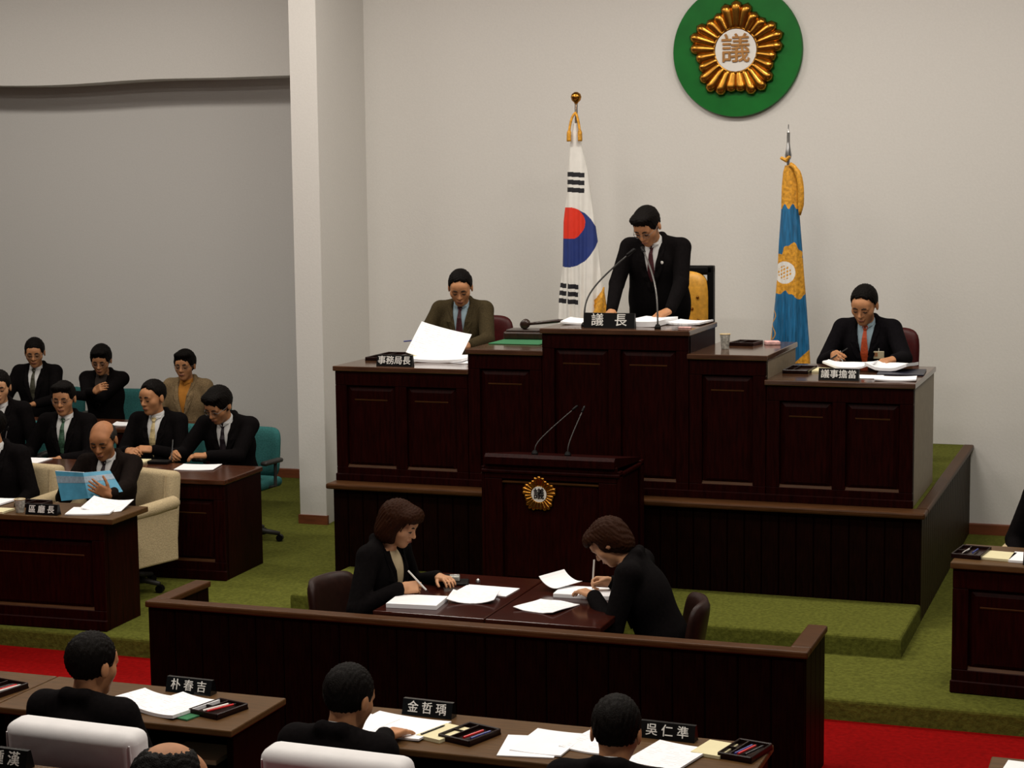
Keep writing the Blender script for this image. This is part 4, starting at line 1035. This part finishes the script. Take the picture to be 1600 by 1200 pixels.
    if glasses:
        g = add('glasses', tube([Hp(-.008, .103, .005).tolist(), Hp(0, .106, .008).tolist(), Hp(.008, .103, .005).tolist()], .0016, 6), 'gunmetal')
        for s in (1, -1):
            add('lens_rim', tube([Hp(s*(.033+.022*math.cos(k*math.pi/8)), .100-.006*abs(.4+math.cos(k*math.pi/8)), .001+.016*math.sin(k*math.pi/8)).tolist() for k in range(16)], .0016, 6, True), 'gunmetal')
            add('temple', tube([Hp(s*.056, .092, .004).tolist(), Hp(s*.080, .03, .008).tolist(), Hp(s*.082, -.012, .006).tolist()], .0016, 6), 'gunmetal')
    # ---- legs
    if standing:
        tr = [('add', 'ell', A3(0, 0, -.02), (.165, .12, .14), I3, .03)]
        for s in (1, -1): tr += [('add', 'cap', A3(s*.09, 0, -.06), A3(s*.10, 0, -.48), .085, .062, .04), ('add', 'cap', A3(s*.10, 0, -.48), A3(s*.10, .02, -.86), .060, .048, .03)]
        ank = [(s*.10, -.03, -.90) for s in (1, -1)]
    else:
        kz = -.02; tr = [('add', 'ell', A3(0, .02, .02), (.175*wdt, .13, .11), I3, .03)]
        fl = -(hip_w[2]-(seat if seat is not None else hip_w[2]-.47))
        for s in (1, -1): tr += [('add', 'cap', A3(s*.09, -.02, .01), A3(s*.11, -.40, .02), .080, .064, .04), ('add', 'cap', A3(s*.11, -.40, .02), A3(s*.11, -.40, fl+.09), .060, .046, .03)]
        ank = [(s*.11, -.44, fl+.04) for s in (1, -1)]
    add('trousers', Field(tr, .018).mesh(), 'trousers')
    for a in ank:
        me = Field([('add', 'ell', A3(0, 0, 0), (.045, .12, .038), I3, .01), ('add', 'ell', A3(0, .06, .03), (.042, .05, .05), I3, .02)], .012).mesh()
        o = add('shoe', me, 'shoe'); o.location = a
    return root, hip_w

# ------------------------------------------------------------------ the people and their seats
# --- dais
person('man in olive-brown jacket and dark red tie reading papers on the dais', (-4.985, 12.72, 2.232), 8, 8, 26, 8, 0, 1.10,
       Lh=dict(w=(-4.80, 12.42, 1.70), d=(-.75, -.55, -.1), n=(.3, -.4, .8), pose='page'), Rh_=dict(w=(-5.20, 12.45, 1.68), d=(.7, -.6, 0), n=(-.2, -.3, 1), pose='page'),
       suit='suit_olive', shirt='shirt_blue', tie='tie_maroon', hair='receding', seat=DZ)
dais_chair('dark red chair behind the man in olive jacket', (-4.96, 12.98, DZ), R(8), .50)
person('man in black suit standing with bowed head at the tallest dais desk', (-3.425, 12.36, 2.705), -4, 14, 38, -10, 0, 1.12,
       Lh=dict(w=(-3.20, 12.13, 1.998), d=(-.75, -.62, -.1), n=(.1, -.3, 1), pose='rest', pole=(.6, .7, -.3)),
       Rh_=dict(w=(-3.625, 12.14, 1.985), d=(.1, -1, -.1), n=(-.2, 0, 1), pose='rest', pole=(-.6, .7, -.3)),
       suit='suit_black', tie='tie_maroon', hair='part', width=1.12, standing=True, pin=True, glasses=True)
gold_chair('black framed high chair with gold tufted back behind the standing man', (-3.46, 12.87, 1.06), R(0))
person('man in dark suit and orange tie writing at right end of the dais', (-1.955, 12.70, 2.145), -2, 10, 26, -8, 3, 1.12,
       Lh=dict(w=(-1.70, 12.36, 1.668), d=(-.7, -.7, -.1), n=(.1, -.2, 1), pose='rest'), Rh_=dict(w=(-2.12, 12.45, 1.685), d=(.25, -.9, -.1), n=(-.8, .1, .5), pose='pen'),
       suit='suit_navy', shirt='shirt_blue', tie='tie_orange', hair='receding', badge=True, seat=DZ)
dais_chair('dark red chair behind the man with orange tie', (-1.90, 12.98, DZ), R(-6), .46)
pen('dark pen in the hand of the man with orange tie', (-2.02, 12.40, 1.735), (-2.13, 12.32, 1.66), 'pen_black', .005)
pen('blue pen in the hand of the man in olive jacket', (-5.33, 12.43, 1.715), (-5.17, 12.36, 1.735), 'pen_blue', .005)
sheet('large white page raised by the man in olive jacket', (-4.97, 12.24, 1.715), .40, .30, R(2), .012, .003, 'printed', tilt=(R(46), R(13)))
# --- recorders
person('woman with brown bob and cream blouse writing at the recorders\' table', (-3.80, 8.76, 1.205), 82, 12, 24, 6, 0, 1.0,
       Lh=dict(w=(-3.66, 8.95, .765), d=(.8, -.6, -.05), n=(0, 0, 1), pose='rest'), Rh_=dict(w=(-3.73, 8.60, .775), d=(.85, .45, -.1), n=(.2, -.8, .6), pose='pen'),
       suit='suit_black', shirt='blouse', tie=None, hair='bob', hairm='hair_brown', skin='skin_pale', woman=True, seat=0, vdepth=.10)
brown_chair('dark brown chair behind the woman in cream blouse', (-3.99, 8.76, 0), R(80))
person('woman with brown hair bent low over her writing, in black jacket', (-2.66, 8.84, 1.155), -86, 24, 44, -4, 0, 1.0,
       Lh=dict(w=(-2.72, 8.76, .77), d=(-.9, .35, -.05), n=(0, 0, 1), pose='rest'), Rh_=dict(w=(-2.70, 9.03, .785), d=(-.85, -.2, -.1), n=(-.1, .8, .6), pose='pen'),
       suit='suit_black', shirt='shirt_dark', tie=None, hair='shaggy', hairm='hair_brown', skin='skin_pale', woman=True, seat=0, width=1.12)
brown_chair('dark brown chair behind the bent woman', (-2.46, 8.80, 0), R(-74))
pen('white pen in the hand of the woman in cream blouse', (-3.70, 8.63, .865), (-3.60, 8.66, .75), 'pen_white', .005)
pen('white pen upright in the hand of the bent woman', (-2.795, 9.02, .90), (-2.80, 9.0, .745), 'pen_white', .005)
# --- front left desk
person('balding man in dark suit reading an open blue book', (-6.80, 10.61, 1.300), 6, 4, 22, 4, 0, 1.12,
       Lh=dict(w=(-6.47, 10.165, .872), d=(-.82, .02, .50), n=(.1, -1, .1), pose='flat'), Rh_=dict(w=(-6.93, 10.33, .88), d=(.6, -.5, .3), n=(-.3, -.3, -.9), pose='page'),
       suit='suit_brown', shirt='shirt_white', tie='tie_dark', hair='bald_front', hairm='hair_grey', skin='skin_dark', seat=FZ)
cream_chair('cream upholstered armchair of the man with the blue book', (-6.70, 10.62, FZ), R(-14))
bk = tag(empty('open_book', (-6.65, 10.16, .85)), 'open light blue book held up by the balding man', 'book')
def quad_slab(pts, th, shift=0, n_=8):
    P_ = [Vector(p)-Vector((-6.65, 10.16, .85)) for p in pts]; nv = (P_[1]-P_[0]).cross(P_[3]-P_[0]).normalized()
    if nv.y > 0: nv = -nv
    V = []; F = []; N = (n_+1)**2
    for k in (0, 1):
        for j in range(n_+1):
            for i in range(n_+1):
                u, v = i/n_, j/n_; V.append((P_[0].lerp(P_[1], u)).lerp(P_[3].lerp(P_[2], u), v)-nv*(shift+k*th))
    g = lambda i, j, k: k*N+j*(n_+1)+i
    for j in range(n_):
        for i in range(n_):
            F += [(g(i, j, 0), g(i+1, j, 0), g(i+1, j+1, 0), g(i, j+1, 0)), (g(i, j, 1), g(i, j+1, 1), g(i+1, j+1, 1), g(i+1, j, 1))]
        F += [(g(0, j, 0), g(0, j+1, 0), g(0, j+1, 1), g(0, j, 1)), (g(n_, j, 0), g(n_, j, 1), g(n_, j+1, 1), g(n_, j+1, 0)),
              (g(j, 0, 0), g(j, 0, 1), g(j+1, 0, 1), g(j+1, 0, 0)), (g(j, n_, 0), g(j+1, n_, 0), g(j+1, n_, 1), g(j, n_, 1))]
    me = mesh(V, F)
    bm = bmesh.new(); bm.from_mesh(me); bmesh.ops.recalc_face_normals(bm, faces=bm.faces[:]); bm.to_mesh(me); bm.free(); return me
LERP = lambda a, b, t: tuple(x+(y-x)*t for x, y in zip(a, b))
S1, S0 = (-6.688, 10.18, 1.012), (-6.628, 10.14, .850)
for o1, o0 in (((-6.971, 10.28, .995), (-6.870, 10.19, .812)), ((-6.556, 10.30, 1.015), (-6.413, 10.22, .893))):
    q = [S1, o1, o0, S0] if o1[0] < S1[0] else [o1, S1, S0, o0]
    c = link('cover', quad_slab(q, .003), 'book_blue', bk)
    link('cover_band', quad_slab([LERP(q[0], q[3], .16), LERP(q[1], q[2], .16), LERP(q[1], q[2], .40), LERP(q[0], q[3], .40)], .0012, -.0013), 'book_band', c)
    link('page_block', quad_slab([LERP(q[0], q[3], -.015), LERP(q[1], q[2], -.015), LERP(q[1], q[2], .97), LERP(q[0], q[3], .97)], .008, .003), 'paper', c)
person('man in dark suit cut off at left edge, front row', (-7.73, 10.62, 1.345), 6, 4, 8, -42, 0, 1.10, suit='suit_black', seat=FZ)
cream_chair('cream upholstered armchair of the man cut off at left edge', (-7.60, 10.60, FZ), R(-6))
# --- middle row
person('man in black suit looking right, cut off at left edge of the middle row', (-8.66, 12.05, 1.445), 14, 4, 10, 14, 0, 1.08, suit='suit_black', hair='short', seat=FZ, skin='skin_pale')
person('man with glasses and green tie in the middle row', (-8.10, 12.10, 1.368), 10, 4, 8, 6, 0, 1.10, suit='suit_black', tie='tie_green', glasses=True, hair='part', seat=FZ,
       Lh=dict(w=(-7.98, 11.86, .80), d=(-.6, -.6, 0), pose='rest'), Rh_=dict(w=(-8.30, 11.84, .80), d=(.6, -.6, 0), pose='rest'))
person('man with cream tie and clasped hands in the middle row', (-7.36, 12.20, 1.388), 6, 5, 8, -20, 0, 1.10, suit='suit_black', tie='tie_cream', hair='receding', seat=FZ,
       Lh=dict(w=(-7.24, 11.98, .885), d=(-.85, -.35, 0), n=(.1, -.5, .8), pose='page'), Rh_=dict(w=(-7.43, 11.93, .875), d=(.8, -.4, 0), n=(-.1, -.5, .8), pose='page'))
person('man with glasses writing at right end of the middle row', (-6.75, 12.14, 1.358), 2, 16, 30, -14, 4, 1.14, suit='suit_black', tie='tie_dark', glasses=True, hair='thick', seat=FZ, width=1.1,
       Lh=dict(w=(-6.70, 11.86, .878), d=(-.9, -.2, 0), n=(0, -.2, 1), pose='rest'), Rh_=dict(w=(-6.98, 11.86, .882), d=(.35, -.85, -.1), n=(-.8, 0, .6), pose='pen'))
pen('dark pen in the hand of the man writing at right end of the middle row', (-6.98, 11.84, .99), (-6.94, 11.74, .85), 'pen_black', .005)
task_chair('teal office chair with dark armrest at right end of the middle row', (-6.72, 12.42, FZ), R(-4))
task_chair('teal office chair of the man with cream tie', (-7.36, 12.42, FZ), R(4))
task_chair('teal office chair of the man with green tie', (-8.10, 12.30, FZ), R(10))
task_chair('teal office chair of the man cut off at left edge, middle row', (-8.70, 12.24, FZ), R(10))
# --- back row
person('man in dark suit and olive tie in the back row', (-9.84, 14.26, 1.492), 12, 3, 14, 14, 0, 1.10, suit='suit_black', tie='tie_olive', glasses=True, hair='short', seat=FZ,
       Lh=dict(w=(-9.66, 13.98, .92), d=(-.6, -.6, 0)), Rh_=dict(w=(-10.0, 13.98, .92), d=(.6, -.6, 0)))
person('man in black shirt with folded arms in the back row', (-9.13, 14.26, 1.440), 8, 3, 20, 10, 2, 1.10, suit='suit_black', shirt='shirt_dark', tie=None, glasses=True, hair='thick', seat=FZ,
       Lh=dict(w=(-9.22, 13.93, 1.02), d=(-.95, -.1, .2), n=(0, -.9, .4), pose='flat'), Rh_=dict(w=(-9.00, 13.93, 1.06), d=(.8, -.1, .5), n=(0, -.9, .3), pose='page'))
person('man in tan tweed jacket and mustard shirt in the back row', (-8.26, 14.26, 1.412), 4, 3, 6, 6, 0, 1.10, suit='suit_tan', shirt='shirt_orange', tie=None, glasses=True, hair='thick', seat=FZ, skin='skin')
task_chair('teal office chair of the man with folded arms', (-9.10, 14.50, FZ), R(6))
task_chair('teal office chair of the man in tan tweed jacket', (-8.26, 14.50, FZ), R(4))
task_chair('teal office chair of the man with olive tie', (-9.82, 14.50, FZ), R(8))
# --- foreground councillors, seen from behind
person('man with black hair seen from behind, nearest the left, ear showing', (-3.84, 5.86, 1.185), 178, 4, 8, -12, 0, 1.04, suit='suit_black', hair='short', seat=0, h=.0055, neck=-.02)
white_chair('white-covered chair of the man seated nearest the left', (-3.60, 5.70, 0), R(178))
person('man with grey-tinged crown seen from behind, hand resting on the desk', (-2.765, 5.88, 1.140), 176, 8, 16, -8, 0, 1.04, suit='suit_black', hair='short', seat=0, h=.0052, neck=-.02,
       Rh_=dict(w=(-2.80, 6.275, .758), d=(.40, .92, -.06), n=(0, 0, 1), pose='flat', pole=(-.1, -1, -.5)))
white_chair('white-covered chair of the man resting his hand on the desk', (-2.575, 5.70, 0), R(178))
person('man seen from behind beside the rightmost front nameplate, head bowed', (-1.745, 5.88, 1.112), 180, 8, 18, 6, 0, 1.04, suit='suit_black', hair='short', seat=0, h=.0055, neck=-.02)
white_chair('white-covered chair of the man beside the rightmost front nameplate', (-1.70, 5.62, 0), R(180))
person('balding man seen from above and behind at bottom edge', (-2.34, 3.90, 1.498), 180, 4, 6, -16, 0, 1.06, suit='suit_black', hair='bald_top', hairm='hair_black', skin='skin', seat=.32, h=.0055)
white_chair('white-covered chair of the balding man at bottom edge', (-2.34, 3.68, .32), R(180))
# --- right edge
person('person in black suit cut off by right edge behind the desk', (-.52, 10.72, 1.36), -16, 4, 10, 0, 0, 1.08, suit='suit_black', seat=FZ)
cream_chair('cream upholstered armchair at right edge', (-.46, 10.90, FZ), R(-10))
